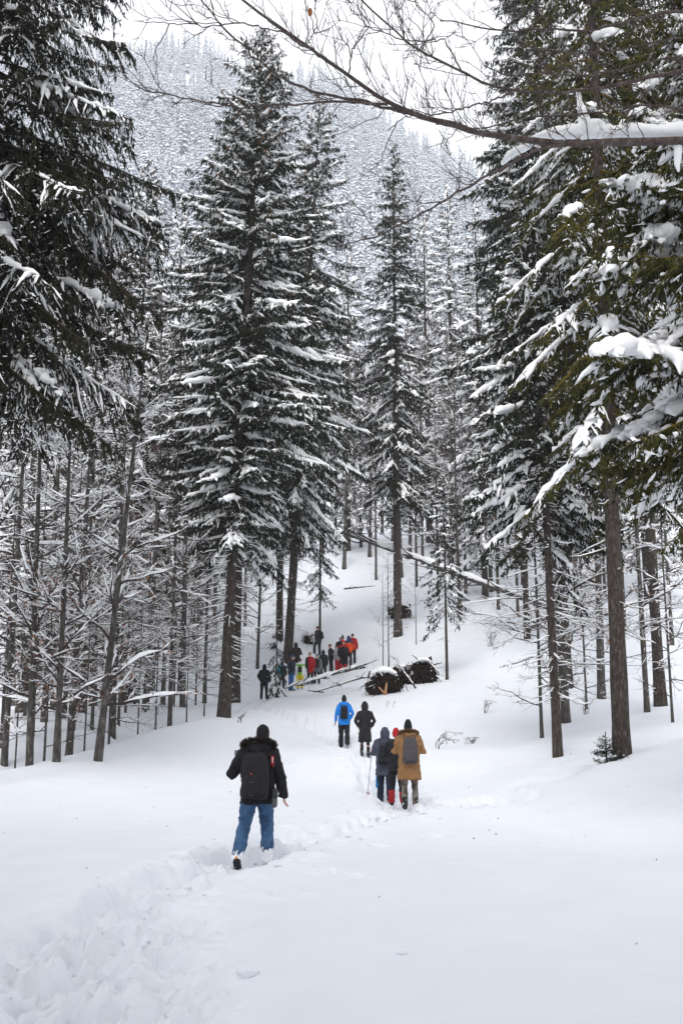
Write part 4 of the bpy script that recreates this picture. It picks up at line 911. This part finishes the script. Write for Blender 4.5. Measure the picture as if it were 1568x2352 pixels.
crewman('o', 'tallest hiker in black with black pompom hat behind the red pompom hat', jacket=bk, pants=bk, hat=bk, pompom=True, hat_tall=.17)
crewman('q', 'hiker in pale grey hat and black jacket behind the red pompom hat', jacket=bk, pants=bk, hat=fab((.25, .25, .26), 'grey_knit'))
crewman('p', 'hiker standing highest under the young spruce, dark jacket, orange hat, facing left', jacket=fab((.035, .03, .032), 'charcoal_shell'), pants=bk, hat=[bk, og], hat_choose=lambda c: c[:, 1] > .1, turn=.9, leg_r=.105, legL=(.5, .5, .05), armL='pocket', pack=pk('black and blue backpack on the highest standing hiker', [bk, fab((.02, .14, .26), 'blue_panel')], size=(.14, .23, .09)))
p_ = SPOT['p']; o = thing('trekking_pole', 'thin pole in the hand of the highest standing hiker', 'pole', (p_[0]-.75, p_[1]-.3, ground(p_[0]-.75, p_[1]-.3)-.05))
b = MB(); limb(b, [(0, 0, 0), (.2, .1, .6), (.4, .2, 1.1)], [.007, .009, .010], 6); link('shaft', b.mesh('shaft', METAL), o)
b = MB(); limb(b, [(.37, .185, 1.0), (.41, .205, 1.12)], .016, 6); link('grip', b.mesh('grip', bk), o)
bake_soft()

# ------------------------------------------------------------------ near beech whose boughs cross the top of the picture
YB = 8.0
tb = at(2150, 400, YB); bx, by = tb[0], YB; bz = ground(bx, by)
root = thing('beech_tree', 'near bare beech whose long lichen-grey bough with a thick snow roll crosses the top', 'beech', (bx, by, bz))
off = np.array((bx, by, bz))
mt = MB(); rng = np.random.default_rng(81)
trunk_tube(mt, 11, .2, rng, K=20, S=14); link('trunk', mt.mesh('trunk', BARK_B), root)
def px_line(pts, Y0, Y1, jit=0):
    n = len(pts); return np.array([at(px, py, Y0+(Y1-Y0)*i/(n-1)) for i, (px, py) in enumerate(pts)])-off
def dense(P, n):
    P = np.asarray(P); d = np.concatenate([[0], np.cumsum(np.linalg.norm(np.diff(P, axis=0), axis=1))]); t = np.linspace(0, d[-1], n)
    Q = np.stack([np.interp(t, d, P[:, i]) for i in range(3)], -1)
    for _ in range(2): Q[1:-1] = (Q[:-2]+2*Q[1:-1]+Q[2:])/4
    return Q
limbs = [  # pixel path from the trunk outwards, distance from-to, thickness from-to (px)
 ([(2150, 420), (1800, 345), (1568, 322), (1400, 330), (1220, 326), (1100, 306), (1000, 278), (880, 238), (800, 172), (700, 106), (625, 52), (560, 10), (520, -30)], 8, 7.2, 30, 5),
 ([(1110, 309), (980, 272), (850, 236), (720, 212), (640, 178), (570, 115), (510, 60), (455, -10)], 7.7, 7.0, 11, 3),
 ([(2150, 260), (1800, 200), (1568, 158), (1420, 195), (1300, 214), (1180, 212), (1060, 168), (960, 118), (890, 62), (820, -10)], 8.2, 7.4, 17, 4),
 ([(1330, 322), (1230, 345), (1130, 398), (1010, 465), (930, 512), (850, 548), (758, 566)], 7.8, 6.9, 9, 2.5),
 ([(890, 240), (780, 232), (660, 240), (560, 246), (470, 236), (400, 220), (330, 208), (290, 180), (262, 148)], 7.5, 6.8, 7, 2),
 ([(2150, 60), (1800, 40), (1568, 22), (1450, 45), (1330, 76), (1220, 62), (1150, 78), (1080, 52), (1010, 48)], 8.3, 7.6, 13, 3),
 ([(2150, 200), (1800, 160), (1568, 128), (1440, 155), (1330, 178), (1240, 165), (1160, 178), (1110, 150)], 8.3, 7.8, 10, 3),
 ([(2150, 330), (1800, 290), (1568, 250), (1470, 238), (1340, 262), (1210, 268), (1090, 300), (1000, 285)], 8.1, 7.5, 9, 3),
 ([(2150, 120), (1800, 100), (1568, 82), (1400, 120), (1290, 122), (1210, 105)], 8.4, 7.9, 8, 3),
 ([(720, 118), (640, 70), (560, 54), (470, 60), (390, 52), (310, 48)], 7.2, 6.7, 4.5, 1.6),
 ([(960, 118), (1000, 60), (960, 10), (930, -40)], 7.4, 7.2, 3.5, 2),
 ([(1180, 212), (1100, 240), (1010, 262), (930, 268), (890, 300)], 7.5, 7.3, 5, 2),
 ([(1060, 168), (1020, 90), (930, 95), (840, 60), (790, -20)], 7.4, 7.0, 4, 1.8),
 ([(800, 172), (810, 110), (850, 60), (830, 10), (850, -40)], 7.3, 7.0, 4, 1.8),
 ([(700, 106), (730, 60), (720, 20), (735, -30)], 7.2, 7.1, 3, 1.8),
]
lp = []
for pts, Y0, Y1, w0, w1 in limbs:
    P = dense(px_line(pts, Y0, Y1), 40); P[1:-1] += rng.normal(0, .006, (38, 3)); r = np.linspace(w0, w1, 40)/2/F*7.6
    r = r*(1+.08*rng.normal(size=40)); m = MB(); tubes(m, P[None], r[None], S=9); bo = link('branch', m.mesh('branch', TWIG_F), root); lp.append((P, r, bo))
# twigs in three orders on every branch
tw = MB()
P = np.stack([q[0] for q in lp]); lens = np.linalg.norm(np.diff(P, axis=1), axis=2).sum(1)
cnt = np.maximum(5, (lens*6).astype(int)); b = np.repeat(np.arange(len(P)), cnt); ln0 = np.full(len(b), .62)
for lv, (K, rr0) in enumerate(((7, .0048), (5, .0032), (4, .0024))):
    M = len(b); s_ = rng.uniform(.12, 1, M); p0 = sample(P, b, s_); tg = nrm(sample(P, b, s_+.05)-sample(P, b, s_-.05)+1e-6)
    rv = rng.normal(0, 1, (M, 3)); rv[:, 2] += .45; ax = nrm(rv-tg*(rv*tg).sum(-1, keepdims=True)); an = np.radians(rng.uniform(28, 62, M))[:, None]
    d = nrm(tg*np.cos(an)+ax*np.sin(an)); l = ln0*rng.uniform(.3, 1.05, M); k = np.linspace(0, 1, K)
    Q = p0[:, None]+d[:, None]*(l[:, None]*k)[..., None]; Q[:, :, 2] += (l*rng.uniform(-.05, .3, M))[:, None]*k**2
    Q[:, 1:] += np.cumsum(rng.normal(0, .03, (M, K-1, 3)), 1)*l[:, None, None]
    tubes(tw, Q, (rr0*(1-.6*k))[None], S=4); P = Q
    c = (4, 3, 0)[lv]; b = np.repeat(np.arange(M), c); ln0 = np.repeat(l*.5, c)
link('twigs', tw.mesh('twigs', TWIG_F), root, kind='stuff')
def blob_roll(name, pts, Y, hh, ww, seed, parent=root, origin=off, n=110):
    """a roll of snow whose top follows heights hh (px) above the path"""
    r2 = np.random.default_rng(seed); P = dense(np.array([at(px, py, Y) for px, py in pts])-origin, n)
    h = np.interp(np.linspace(0, 1, n), np.linspace(0, 1, len(hh)), hh)/F*Y*.5
    h = np.maximum(h*(1+.12*np.convolve(r2.normal(size=n), np.ones(7)/3, 'same')), .003); w_ = np.interp(np.linspace(0, 1, n), np.linspace(0, 1, len(ww)), ww)*(1+.1*np.convolve(r2.normal(size=n), np.ones(7)/3, 'same'))
    e = np.clip(np.minimum(np.arange(n), np.arange(n)[::-1])/3, .03, 1)**.6
    P[:, 2] += h*.95; m = MB(); tubes(m, P[None], (w_*e)[None], (h*e)[None], S=20)
    v = m.v[0]; m.v[0] = v+np.stack([noise3(v*9, seed), noise3(v*9+7, seed), noise3(v*6, seed+4)*1.2+noise3(v*24, seed+5)*.35], -1)*.009; return link(name, m.mesh(name, TSNOW), parent)
blob_roll('snow_roll', [(1216, 316), (1260, 318), (1320, 318), (1400, 318), (1490, 316), (1568, 312), (1640, 318), (1740, 330)], 7.9, [6, 34, 50, 42, 36, 38, 40, 42, 20], [.02, .05, .06, .065, .06, .06, .05], 1)
blob_roll('snow_roll', [(1150, 378), (1180, 360), (1222, 336)], 7.85, [8, 22, 24, 10], [.02, .035, .03], 2)
blob_roll('snow_roll', [(1000, 280), (1040, 292), (1100, 303)], 7.65, [3, 8, 8, 4], [.01, .014, .01], 3)
# snow spike standing on the roll and clump hanging below the bough
m = MB(); P = np.array([at(1345, 300, 7.9), at(1338, 265, 7.9), at(1330, 235, 7.9), at(1327, 212, 7.9)])-off; limb(m, P, [.075, .045, .026, .020], 12); link('snow_spike', m.mesh('snow_spike', TSNOW), root)
m = MB(); P = np.array([at(1556, 326, 7.9), at(1556, 350, 7.9), at(1554, 375, 7.9), at(1557, 393, 7.9)])-off; limb(m, P, [.035, .034, .026, .010], 12); link('snow_clump', m.mesh('snow_clump', TSNOW), root)
# last dead leaf
lf = MB(); c0 = at(712, 28, 7.1)-off
a = np.linspace(0, 2*math.pi, 13)[:-1]; rim = np.stack([np.cos(a)*.024*(1-.25*np.cos(a*2)), np.sin(a*3)*.006, np.sin(a)*.036], -1)
lf.add(np.concatenate([[c0], c0+rim, [c0+(0, .004, 0)]]), [(0, 1+i, 1+(i+1) % 12) for i in range(12)]+[(13, 1+(i+1) % 12, 1+i) for i in range(12)])
link('leaf', lf.mesh('leaf', LEAF, smooth=False), root)

# ------------------------------------------------------------------ upturned roots, fallen trunks, branches
def root_plate(label, px, Y, W, H, seed, roots=26, cap=.5, streak=False):
    B = on_ground(px, Y); rng = np.random.default_rng(seed); o = thing('uprooted_stump', label, 'stump', B-np.array((0, 0, .10*H)))
    n1, n2 = 26, 14; th = np.linspace(0, 2*math.pi, n1, endpoint=False); V = []
    for i in range(n2):
        t = i/(n2-1); rr = math.sin(t*math.pi/2)
        for a_ in th:
            k = 1+.19*rng.normal()*min(1, t*2); ca_, sa_ = math.cos(a_), math.sin(a_); pw = (abs(ca_)**3.2+abs(sa_)**3.2)**(-1/3.2); k *= pw
            V.append((math.cos(a_)*W*.5*rr*k*(1.08 if math.sin(a_) < 0 else 1-.12*math.sin(a_)), -.55*math.cos(t*math.pi/2)*k*(.7+.3*rng.random()), H*.46+math.sin(a_)*H*.54*rr*k))
    V += [(0, .5, H*.4)]
    idx = np.arange(n2*n1).reshape(n2, n1); q = np.stack([idx[:-1], np.roll(idx[:-1], -1, 1), np.roll(idx[1:], -1, 1), idx[1:]], -1).reshape(-1, 4)
    m = MB(); m.add(V, q); m.add([(0, 0, 0)], np.zeros((0, 3), int)); last = idx[-1]; m.f.append(np.array([(last[i], last[(i+1) % n1], n1*n2) for i in range(n1)])); m.mi.append(np.zeros(n1, np.int32))
    link('root_plate', m.mesh('root_plate', ROOT, smooth=False), o)
    m = MB()
    for k in range(roots*2):
        a_ = rng.uniform(0, 6.283); r_ = rng.uniform(.2, .52); p = np.array((math.cos(a_)*W*r_, -rng.uniform(.1, .5), H*.48+math.sin(a_)*H*r_))
        d = nrm(np.array((math.cos(a_)*.7, -rng.uniform(.0, .6), math.sin(a_)*.5-.45))+rng.normal(0, .3, 3)); l = rng.uniform(.25, .8)
        Q = p+d*np.linspace(0, l, 5)[:, None]+np.cumsum(rng.normal(0, .04, (5, 3)), 0); Q[:, 2] -= np.linspace(0, .25, 5)**1.5*l
        tubes(m, Q[None], (rng.uniform(.012, .05)*np.linspace(1, .25, 5))[None], S=6)
    link('roots', m.mesh('roots', ROOT), o, kind='stuff')
    m = MB(); nS = 14; a_ = rng.uniform(-.5, 3.6, nS); r_ = rng.uniform(.34, .58, nS); p = np.stack([np.cos(a_)*W*r_, -.58*np.cos(np.minimum(r_/.56, 1)*1.4)-.05, H*.46+np.sin(a_)*H*r_], -1)
    d = np.stack([rng.normal(0, .5, nS), rng.normal(0, .1, nS), rng.normal(0, .6, nS)], -1)*rng.uniform(.06, .22, (nS, 1)); P = p[:, None]+d[:, None]*np.linspace(-1, 1, 5)[None, :, None]; P[:, 1:-1] += rng.normal(0, .03, (nS, 3, 3))
    snow_strip(m, P, rng.uniform(.015, .05, nS), rng.uniform(.015, .045, nS), np.zeros(nS), 6, rng, .5); link('snow', m.mesh('snow', TSNOW), o, kind='stuff')
    if streak:
        m = MB(); limb(m, [(.05, -.62, .02), (.1, -.66, H*.3), (.13, -.6, H*.5)], [.09, .06, .035], 8); limb(m, [(-.22, -.6, H*.32), (-.1, -.64, H*.2), (.05, -.62, .05)], [.03, .045, .06], 8); link('split_root', m.mesh('split_root', WOOD), o)
    m = MB(); S_ = 20
    P = np.array([(-W*.52, 0, H*.55), (-W*.36, -.05, H*.86), (-W*.12, -.1, H*1.02), (W*.14, -.1, H*1.04), (W*.36, -.05, H*.9), (W*.5, 0, H*.62)]); P = dense(P, 24)
    tubes(m, P[None], (np.sin(np.linspace(.05, 3.09, 24))**.4*.42*(1+.1*rng.normal(size=24)))[None], (np.sin(np.linspace(.05, 3.09, 24))**.5*cap*.55*(1+.12*rng.normal(size=24)))[None], S=12); link('snow_cap', m.mesh('snow_cap', TSNOW), o)
    return o
root_plate('upturned root plate with pale split root, nearest of the fallen trees', 880, 46.5, 1.3, 1.12, 3, streak=True, cap=.34)
root_plate('dark round upturned root plate beside the thin young spruce', 968, 49, 1.2, 1.2, 4, cap=.2)
root_plate('low dark root mass between the two big upturned root plates', 928, 49.5, 1.1, .8, 5, cap=.3)
root_plate('far upturned root plate behind the slender lone spruce trunk', 920, 69, 1.4, 1.0, 6, cap=.35)
root_plate('small dark stump with snow cap left of the highest standing hiker', 706, 63, .6, .6, 7, roots=6, cap=.35)

def log(name, label, cat, A, Bp, r0, r1, snow, seed, twigs=12, bark=None, sag=0.0):
    rng = np.random.default_rng(seed); A = np.array(A, float); Bp = np.array(Bp, float); o = thing(name, label, cat, A)
    t = np.linspace(0, 1, 20); P = (Bp-A)*t[:, None]; P[:, 2] += sag*np.sin(t*math.pi); P[1:-1] += rng.normal(0, r0*.25, (18, 3)); r = r0+(r1-r0)*t
    m = MB(); tubes(m, P[None], r[None], S=9); link('trunk', m.mesh('trunk', bark or BARK_B), o)
    L = np.linalg.norm(Bp-A)
    m = MB(); b = np.zeros(twigs, int); s_ = rng.uniform(.05, 1, twigs); p0 = sample(P[None], b, s_); d = rng.normal(0, 1, (twigs, 3)); d[:, 2] = np.abs(d[:, 2])*.4-.1; d = nrm(d+nrm(P[-1])*.9)
    l = rng.uniform(.08, .26, twigs)*L; k = np.linspace(0, 1, 6); Q = p0[:, None]+d[:, None]*(l[:, None]*k)[..., None]+np.cumsum(rng.normal(0, .02, (twigs, 6, 3)), 1)*L*.2
    tubes(m, Q, (np.maximum(r1*.6, .008)*(1-.7*k))[None], S=4)
    b = np.repeat(np.arange(twigs), 6); s2 = rng.uniform(.2, 1, twigs*6); p1 = sample(Q, b, s2); d2 = nrm(d[b]+rng.normal(0, .7, (twigs*6, 3))); Q2 = p1[:, None]+d2[:, None]*(rng.uniform(.02, .08, (twigs*6, 1))*L*np.linspace(0, 1, 4))[..., None]
    tubes(m, Q2, (.006*np.linspace(1, .4, 4))[None], S=3); link('twigs', m.mesh('twigs', TWIG), o, kind='stuff')
    if snow:
        m = MB(); PP = dense(P[1:-1], 30); e = np.sin(np.linspace(.02, 3.12, 30))**.3*(1+.22*rng.normal(size=30)).clip(.3, 1.6); PP[:, 2] += np.interp(np.linspace(0, 1, 30), t, r)*.8+snow*.4
        tubes(m, PP[None], (e*(r0+r1)*.5*1.25+.01)[None], (e*snow)[None], S=8); link('snow', m.mesh('snow', TSNOW), o, kind='stuff')
    return o
def gp_(px, Y, up=0): p = on_ground(px, Y); return p+np.array((0, 0, up))
log('fallen_tree', 'long leaning fallen beech with snow along its top, behind the slender spruce', 'fallen tree', at(1290, 1408, 60), at(785, 1222, 66), .16, .09, .2, 1, 16)
log('fallen_branch', 'snow-topped fallen trunk lying across the legs of the waiting hikers', 'branch', at(652, 1582, 48), at(830, 1530, 49.5), .025, .05, .10, 2, 12)
log('fallen_branch', 'upper snowy branch lying behind the fallen trunk before the hikers', 'branch', at(735, 1553, 49), at(838, 1533, 50), .03, .04, .08, 3, 12)
log('fallen_branch', 'dark broken branch lying on snow below the fallen trunk', 'branch', at(722, 1590, 47.5), at(832, 1556, 48), .025, .04, .03, 4, 14, BARK)
log('fallen_branch', 'short dark branch end poking from snow below the hikers', 'branch', at(706, 1586, 47), at(742, 1590, 46.8), .02, .03, 0, 5, 3, BARK)
log('fallen_branch', 'bare arched branch over the nearest upturned root plate', 'branch', gp_(955, 46.8), gp_(905, 47, 1.5), .045, .015, .03, 6, 14, BARK)
log('fallen_branch', 'bare branch spraying right from the dark round root plate', 'branch', gp_(985, 48.6, 1.0), gp_(1018, 48, .35), .035, .012, .02, 7, 12, BARK)
log('fallen_branch', 'dark sunken branch on the slope left of the slender spruce', 'branch', at(790, 1352, 82), at(860, 1346, 82), .06, .05, .05, 8, 6, BARK)

# ------------------------------------------------------------------ small plants poking through the snow
def twig_plant(label, px, Y, seed, n, h, bend, rad=.006, leaf=0, name='sapling', cat='sapling'):
    B = on_ground(px, Y); rng = np.random.default_rng(seed); o = thing(name, label, cat, B); m = MB()
    az = rng.uniform(0, 6.283, n); k = np.linspace(0, 1, 7); l = h*rng.uniform(.6, 1.1, n)
    bd = np.array(bend)
    Q = np.stack([rng.normal(0, .08, n)[:, None]+l[:, None]*(np.cos(az)[:, None]*.2*k+bd[0]*k**2), rng.normal(0, .08, n)[:, None]+l[:, None]*(np.sin(az)[:, None]*.2*k), l[:, None]*(k-bd[1]*k**3)], -1); Q[:, 0, 2] = -.1
    tubes(m, Q, (rad*(1-.7*k))[None], S=4)
    b = np.repeat(np.arange(n), 7); s_ = rng.uniform(.4, 1, n*7); p0 = sample(Q, b, s_); d = rng.normal(0, 1, (n*7, 3))+np.array((bd[0], 0, -.4)); Q2 = p0[:, None]+nrm(d)[:, None]*(rng.uniform(.1, .3, (n*7, 1))*h*np.linspace(0, 1, 4))[..., None]
    tubes(m, Q2, (rad*.5*np.linspace(1, .4, 4))[None], S=3); link('stem', m.mesh('stem', TWIG), o)
    if leaf:
        m = MB(); b = rng.integers(0, n*7, leaf); p0 = sample(Q2, b, rng.uniform(.2, 1, leaf)); blades(m, p0, rng.normal(0, 1, (leaf, 3))+np.array((0, 0, -1)), rng.uniform(.04, .12, leaf), rng.uniform(.015, .03, leaf), rng, rng.random(leaf)); link('needles', m.mesh('needles', NEEDLE, False, True), o, kind='stuff')
    return o
twig_plant('bent sapling bowed over by snow right of the walkers', 1000, 33, 11, 3, 1.0, (.75, .55), .014, 60)
twig_plant('low twigs showing through snow right of the bent sapling', 1075, 34, 12, 6, .38, (.4, .5), .008, 50)
twig_plant('tiny dark twig on the knoll beside the tall spruce trunk', 550, 36, 13, 4, .45, (.3, .2), .009, 20)
twig_plant('thin grass-like twigs in the snow below the nearest root plate', 890, 43, 14, 5, .4, (.2, .3), .005)
twig_plant('bare twigs in the snow at the left foot of the slim dark trunk', 1110, 41, 15, 7, .8, (.3, .4), .008)
twig_plant('twiggy shrub on the slope beneath the fallen beech', 1130, 56, 16, 8, 1.2, (.2, .3), .012)
twig_plant('leafless twigs rising from snow between right-hand trunks', 1340, 38, 17, 7, .9, (.2, .3), .009)
B = on_ground(1385, 24.5); me = spruce_mesh(54, .75, .05, .42, 30, .012, a_top=45, a_mid=25, a_low=0, droop=.15, snow=.5, snow_w=.55, let=10, twig=26, tw=.42, hang=.15, dead=0, prof=.6, flecks=.3, minr=.08)
put_tree(me, 'little snow-dusted spruce sapling at the foot of the thickest right-hand trunk', B, name='spruce_sapling', cat='sapling')
# loose snow lumps beside the trail
rng = np.random.default_rng(31)
for i, (px, py, r, lb) in enumerate([(570, 2252, .075, 'largest loose snow lump, low in the picture right of the churned trail'), (920, 2205, .05, 'lone small snow lump on the smooth foreground right of centre'), (515, 2285, .04, 'small snow lump just below the largest loose lump')]):
    x, y = g_xy(px, py, .02); o = MB(); th = np.linspace(.05, 3.09, 8)
    loft(o, [(0, 0, -r*.6*math.cos(t)+r*.15, r*math.sin(t)*rng.uniform(.85, 1.15), r*math.sin(t)*rng.uniform(.85, 1.15)) for t in th], 11)
    tag(link('snow_lump', o.mesh('snow_lump', SNOW), loc=(x, y, ground(x, y))), lb, 'snow lump', 'loose snow lumps beside the churned trail')
# thrown clods along the trail and litter on the snow
rng = np.random.default_rng(41); m = MB(); n = 420
q = rng.uniform(.5, 30, n)**1.0; cxx = np.interp(q, tl, TRAIL[:, 0])+rng.normal(0, .42, n); cyy = np.interp(q, tl, TRAIL[:, 1])+rng.normal(0, .42, n); czz = terrain(cxx, cyy)
cr = rng.uniform(.012, .042, n)*rng.uniform(.5, 1.3, n)
octa = np.array([(1, 0, 0), (.3, .95, .1), (-.8, .5, -.1), (-.75, -.6, .1), (.35, -.9, 0), (.1, .1, .85), (0, 0, -.7)])
tri = np.array([(0, 1, 5), (1, 2, 5), (2, 3, 5), (3, 4, 5), (4, 0, 5), (1, 0, 6), (2, 1, 6), (3, 2, 6), (4, 3, 6), (0, 4, 6)])
V = octa[None]*cr[:, None, None]*rng.uniform(.65, 1.35, (n, 7, 3))+np.stack([cxx, cyy, czz+cr*.35], -1)[:, None]
m.add(V.reshape(-1, 3), (tri[None]+7*np.arange(n)[:, None, None]).reshape(-1, 3))
o = link('snow', m.mesh('snow', SNOW), kind='stuff'); o['label'] = 'scattered crumbs of snow thrown along the trodden trail'
m = MB(); n = 170; lx = rng.uniform(-6, 9, n); ly = rng.uniform(6.5, 30, n); lz = terrain(lx, ly)+.006; d = rng.normal(0, 1, (n, 3)); d[:, 2] *= .15
blades(m, np.stack([lx, ly, lz], -1), d, rng.uniform(.02, .07, n), rng.uniform(.008, .02, n), rng)
o = link('litter', m.mesh('litter', TWIG), kind='stuff'); o['label'] = 'tiny dark needles and bark crumbs on the snow'

# ------------------------------------------------------------------ forest on the mountainside (one mass)
def frost_tree(seed, n=46, R=2.2, H=18):
    rng = np.random.default_rng(seed); mb = MB()
    tubes(mb, np.array([[(0, 0, -1), (0, 0, H*.5), (0, 0, H)]], float), np.array([[.22, .14, .02]]), S=4, mi=0, tint=.5)
    h = H*(1-((np.arange(n)+rng.random(n))/n)**.9*.93); t = (H-h)/H; az = rng.uniform(0, 6.283, n); L = R*(.15+t**.75)*rng.uniform(.7, 1.15, n)
    K = 4; k = np.linspace(0, 1, K)
    P = np.stack([np.cos(az)[:, None]*L[:, None]*k, np.sin(az)[:, None]*L[:, None]*k, h[:, None]+L[:, None]*(.1*k-.55*k**1.5)], -1)
    W = (.26+.34*t)*rng.uniform(.7, 1.3, n)
    A = W[:, None]*np.array([.5, 1, .9, .1]); 
    tubes(mb, P, A*1.05, A*.5, 5, mi=1)                    # snow roll on each bough
    Q = P.copy(); Q[:, :, 2] -= .22
    tubes(mb, Q, A*.6, A*.3, 4, mi=0, tint=rng.uniform(0, 1, n))  # dark needles under it
    m = n*6; b = rng.integers(0, n, m); p = sample(P, b, rng.uniform(.2, 1, m)); p[:, 2] -= .15
    d = rng.normal(0, .5, (m, 3)); d[:, 2] = -1
    blades(mb, p[:m//3], d[:m//3], rng.uniform(.3, .8, m//3), rng.uniform(.12, .25, m//3), rng, rng.uniform(0, 1, m//3))
    blades(mb, p[m//3:], d[m//3:], rng.uniform(.25, .7, m-m//3), rng.uniform(.12, .28, m-m//3), rng, None, 1)
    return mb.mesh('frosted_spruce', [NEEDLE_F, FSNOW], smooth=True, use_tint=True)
src = [bpy.data.objects.new('frosted_spruce', frost_tree(70+i)) for i in range(4)]
fb = bare_mesh(77, 13, .12, 22, 6, 5, low=.15, L1=.3, elev=(10, 65), snow=1.0, snow_w=3.0, fine=4)
def join_meshes(ms, mats):
    mb = MB()
    for k, me in enumerate(ms):
        v = np.empty(len(me.vertices)*3); me.vertices.foreach_get('co', v); l = np.empty(len(me.loops), np.int32); me.loops.foreach_get('vertex_index', l)
        mb.add(v.reshape(-1, 3), l.reshape(-1, 4), mi=k)
    return mb.mesh('frosted_beech', mats)
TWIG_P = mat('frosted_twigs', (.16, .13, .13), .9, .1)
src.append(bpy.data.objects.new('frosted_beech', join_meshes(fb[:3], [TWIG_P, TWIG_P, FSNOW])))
rng = np.random.default_rng(99)
pts = []
y = 128.0
while y < 535:
    st = 5.0+(y-128)*.0035
    half = 1.05*y*.46+25
    xs = np.arange(-half, half*.85, st); pts.append(np.stack([xs+rng.normal(0, st*.33, len(xs)), np.full(len(xs), y)+rng.normal(0, st*.33, len(xs))], -1)); y += st*.95
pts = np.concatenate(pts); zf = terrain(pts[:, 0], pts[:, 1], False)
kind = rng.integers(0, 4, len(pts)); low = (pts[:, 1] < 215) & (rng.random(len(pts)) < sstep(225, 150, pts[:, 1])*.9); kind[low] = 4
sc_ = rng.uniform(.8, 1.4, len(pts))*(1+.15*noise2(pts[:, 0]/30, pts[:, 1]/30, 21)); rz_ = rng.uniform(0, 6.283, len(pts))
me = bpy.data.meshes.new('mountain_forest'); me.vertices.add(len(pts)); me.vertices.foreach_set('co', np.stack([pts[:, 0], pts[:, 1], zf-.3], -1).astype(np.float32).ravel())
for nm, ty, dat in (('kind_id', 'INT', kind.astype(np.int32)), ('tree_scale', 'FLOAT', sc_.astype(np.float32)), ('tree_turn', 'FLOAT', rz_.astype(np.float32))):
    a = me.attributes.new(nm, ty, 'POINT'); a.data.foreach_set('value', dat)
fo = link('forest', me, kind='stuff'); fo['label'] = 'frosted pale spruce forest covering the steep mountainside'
ng = bpy.data.node_groups.new('forest_scatter', 'GeometryNodeTree')
ng.interface.new_socket('Geometry', in_out='INPUT', socket_type='NodeSocketGeometry'); ng.interface.new_socket('Geometry', in_out='OUTPUT', socket_type='NodeSocketGeometry')
gi = ng.nodes.new('NodeGroupInput'); go = ng.nodes.new('NodeGroupOutput'); jn = ng.nodes.new('GeometryNodeJoinGeometry')
def attr(nm, ty):
    a = ng.nodes.new('GeometryNodeInputNamedAttribute'); a.data_type = ty; a.inputs['Name'].default_value = nm
    return [s for s in a.outputs if s.enabled and s.name == 'Attribute'][0]
ak, asc, at_ = attr('kind_id', 'INT'), attr('tree_scale', 'FLOAT'), attr('tree_turn', 'FLOAT')
cx = ng.nodes.new('ShaderNodeCombineXYZ'); ng.links.new(at_, cx.inputs[2])
for i, so_ in enumerate(src):
    oi = ng.nodes.new('GeometryNodeObjectInfo'); oi.inputs['Object'].default_value = so_; oi.inputs['As Instance'].default_value = True
    cmpn = ng.nodes.new('FunctionNodeCompare'); cmpn.data_type = 'INT'; cmpn.operation = 'EQUAL'
    ins = [s for s in cmpn.inputs if s.enabled]; ng.links.new(ak, ins[0]); ins[1].default_value = i
    ip = ng.nodes.new('GeometryNodeInstanceOnPoints')
    ng.links.new(gi.outputs[0], ip.inputs['Points']); ng.links.new(oi.outputs['Geometry'], ip.inputs['Instance'])
    ng.links.new(cmpn.outputs[0], ip.inputs['Selection']); ng.links.new(cx.outputs[0], ip.inputs['Rotation']); ng.links.new(asc, ip.inputs['Scale'])
    ng.links.new(ip.outputs[0], jn.inputs[0])
ng.links.new(jn.outputs[0], go.inputs[0])
md = fo.modifiers.new('scatter', 'NODES'); md.node_group = ng

# ------------------------------------------------------------------ winter haze
mb = MB(); box(mb, (0, 300, 230), (360, 345, 238))
hz = bpy.data.materials.new('haze_air'); hz.use_nodes = True; n = hz.node_tree; n.nodes.clear()
pv = nd(n, 'ShaderNodeVolumePrincipled', i_Color=(.93, .95, 1, 1), i_Density=.00038, i_Anisotropy=.0); ho = n.nodes.new('ShaderNodeOutputMaterial'); n.links.new(pv.outputs[0], ho.inputs['Volume'])
link('haze', mb.mesh('haze', hz), kind='stuff')
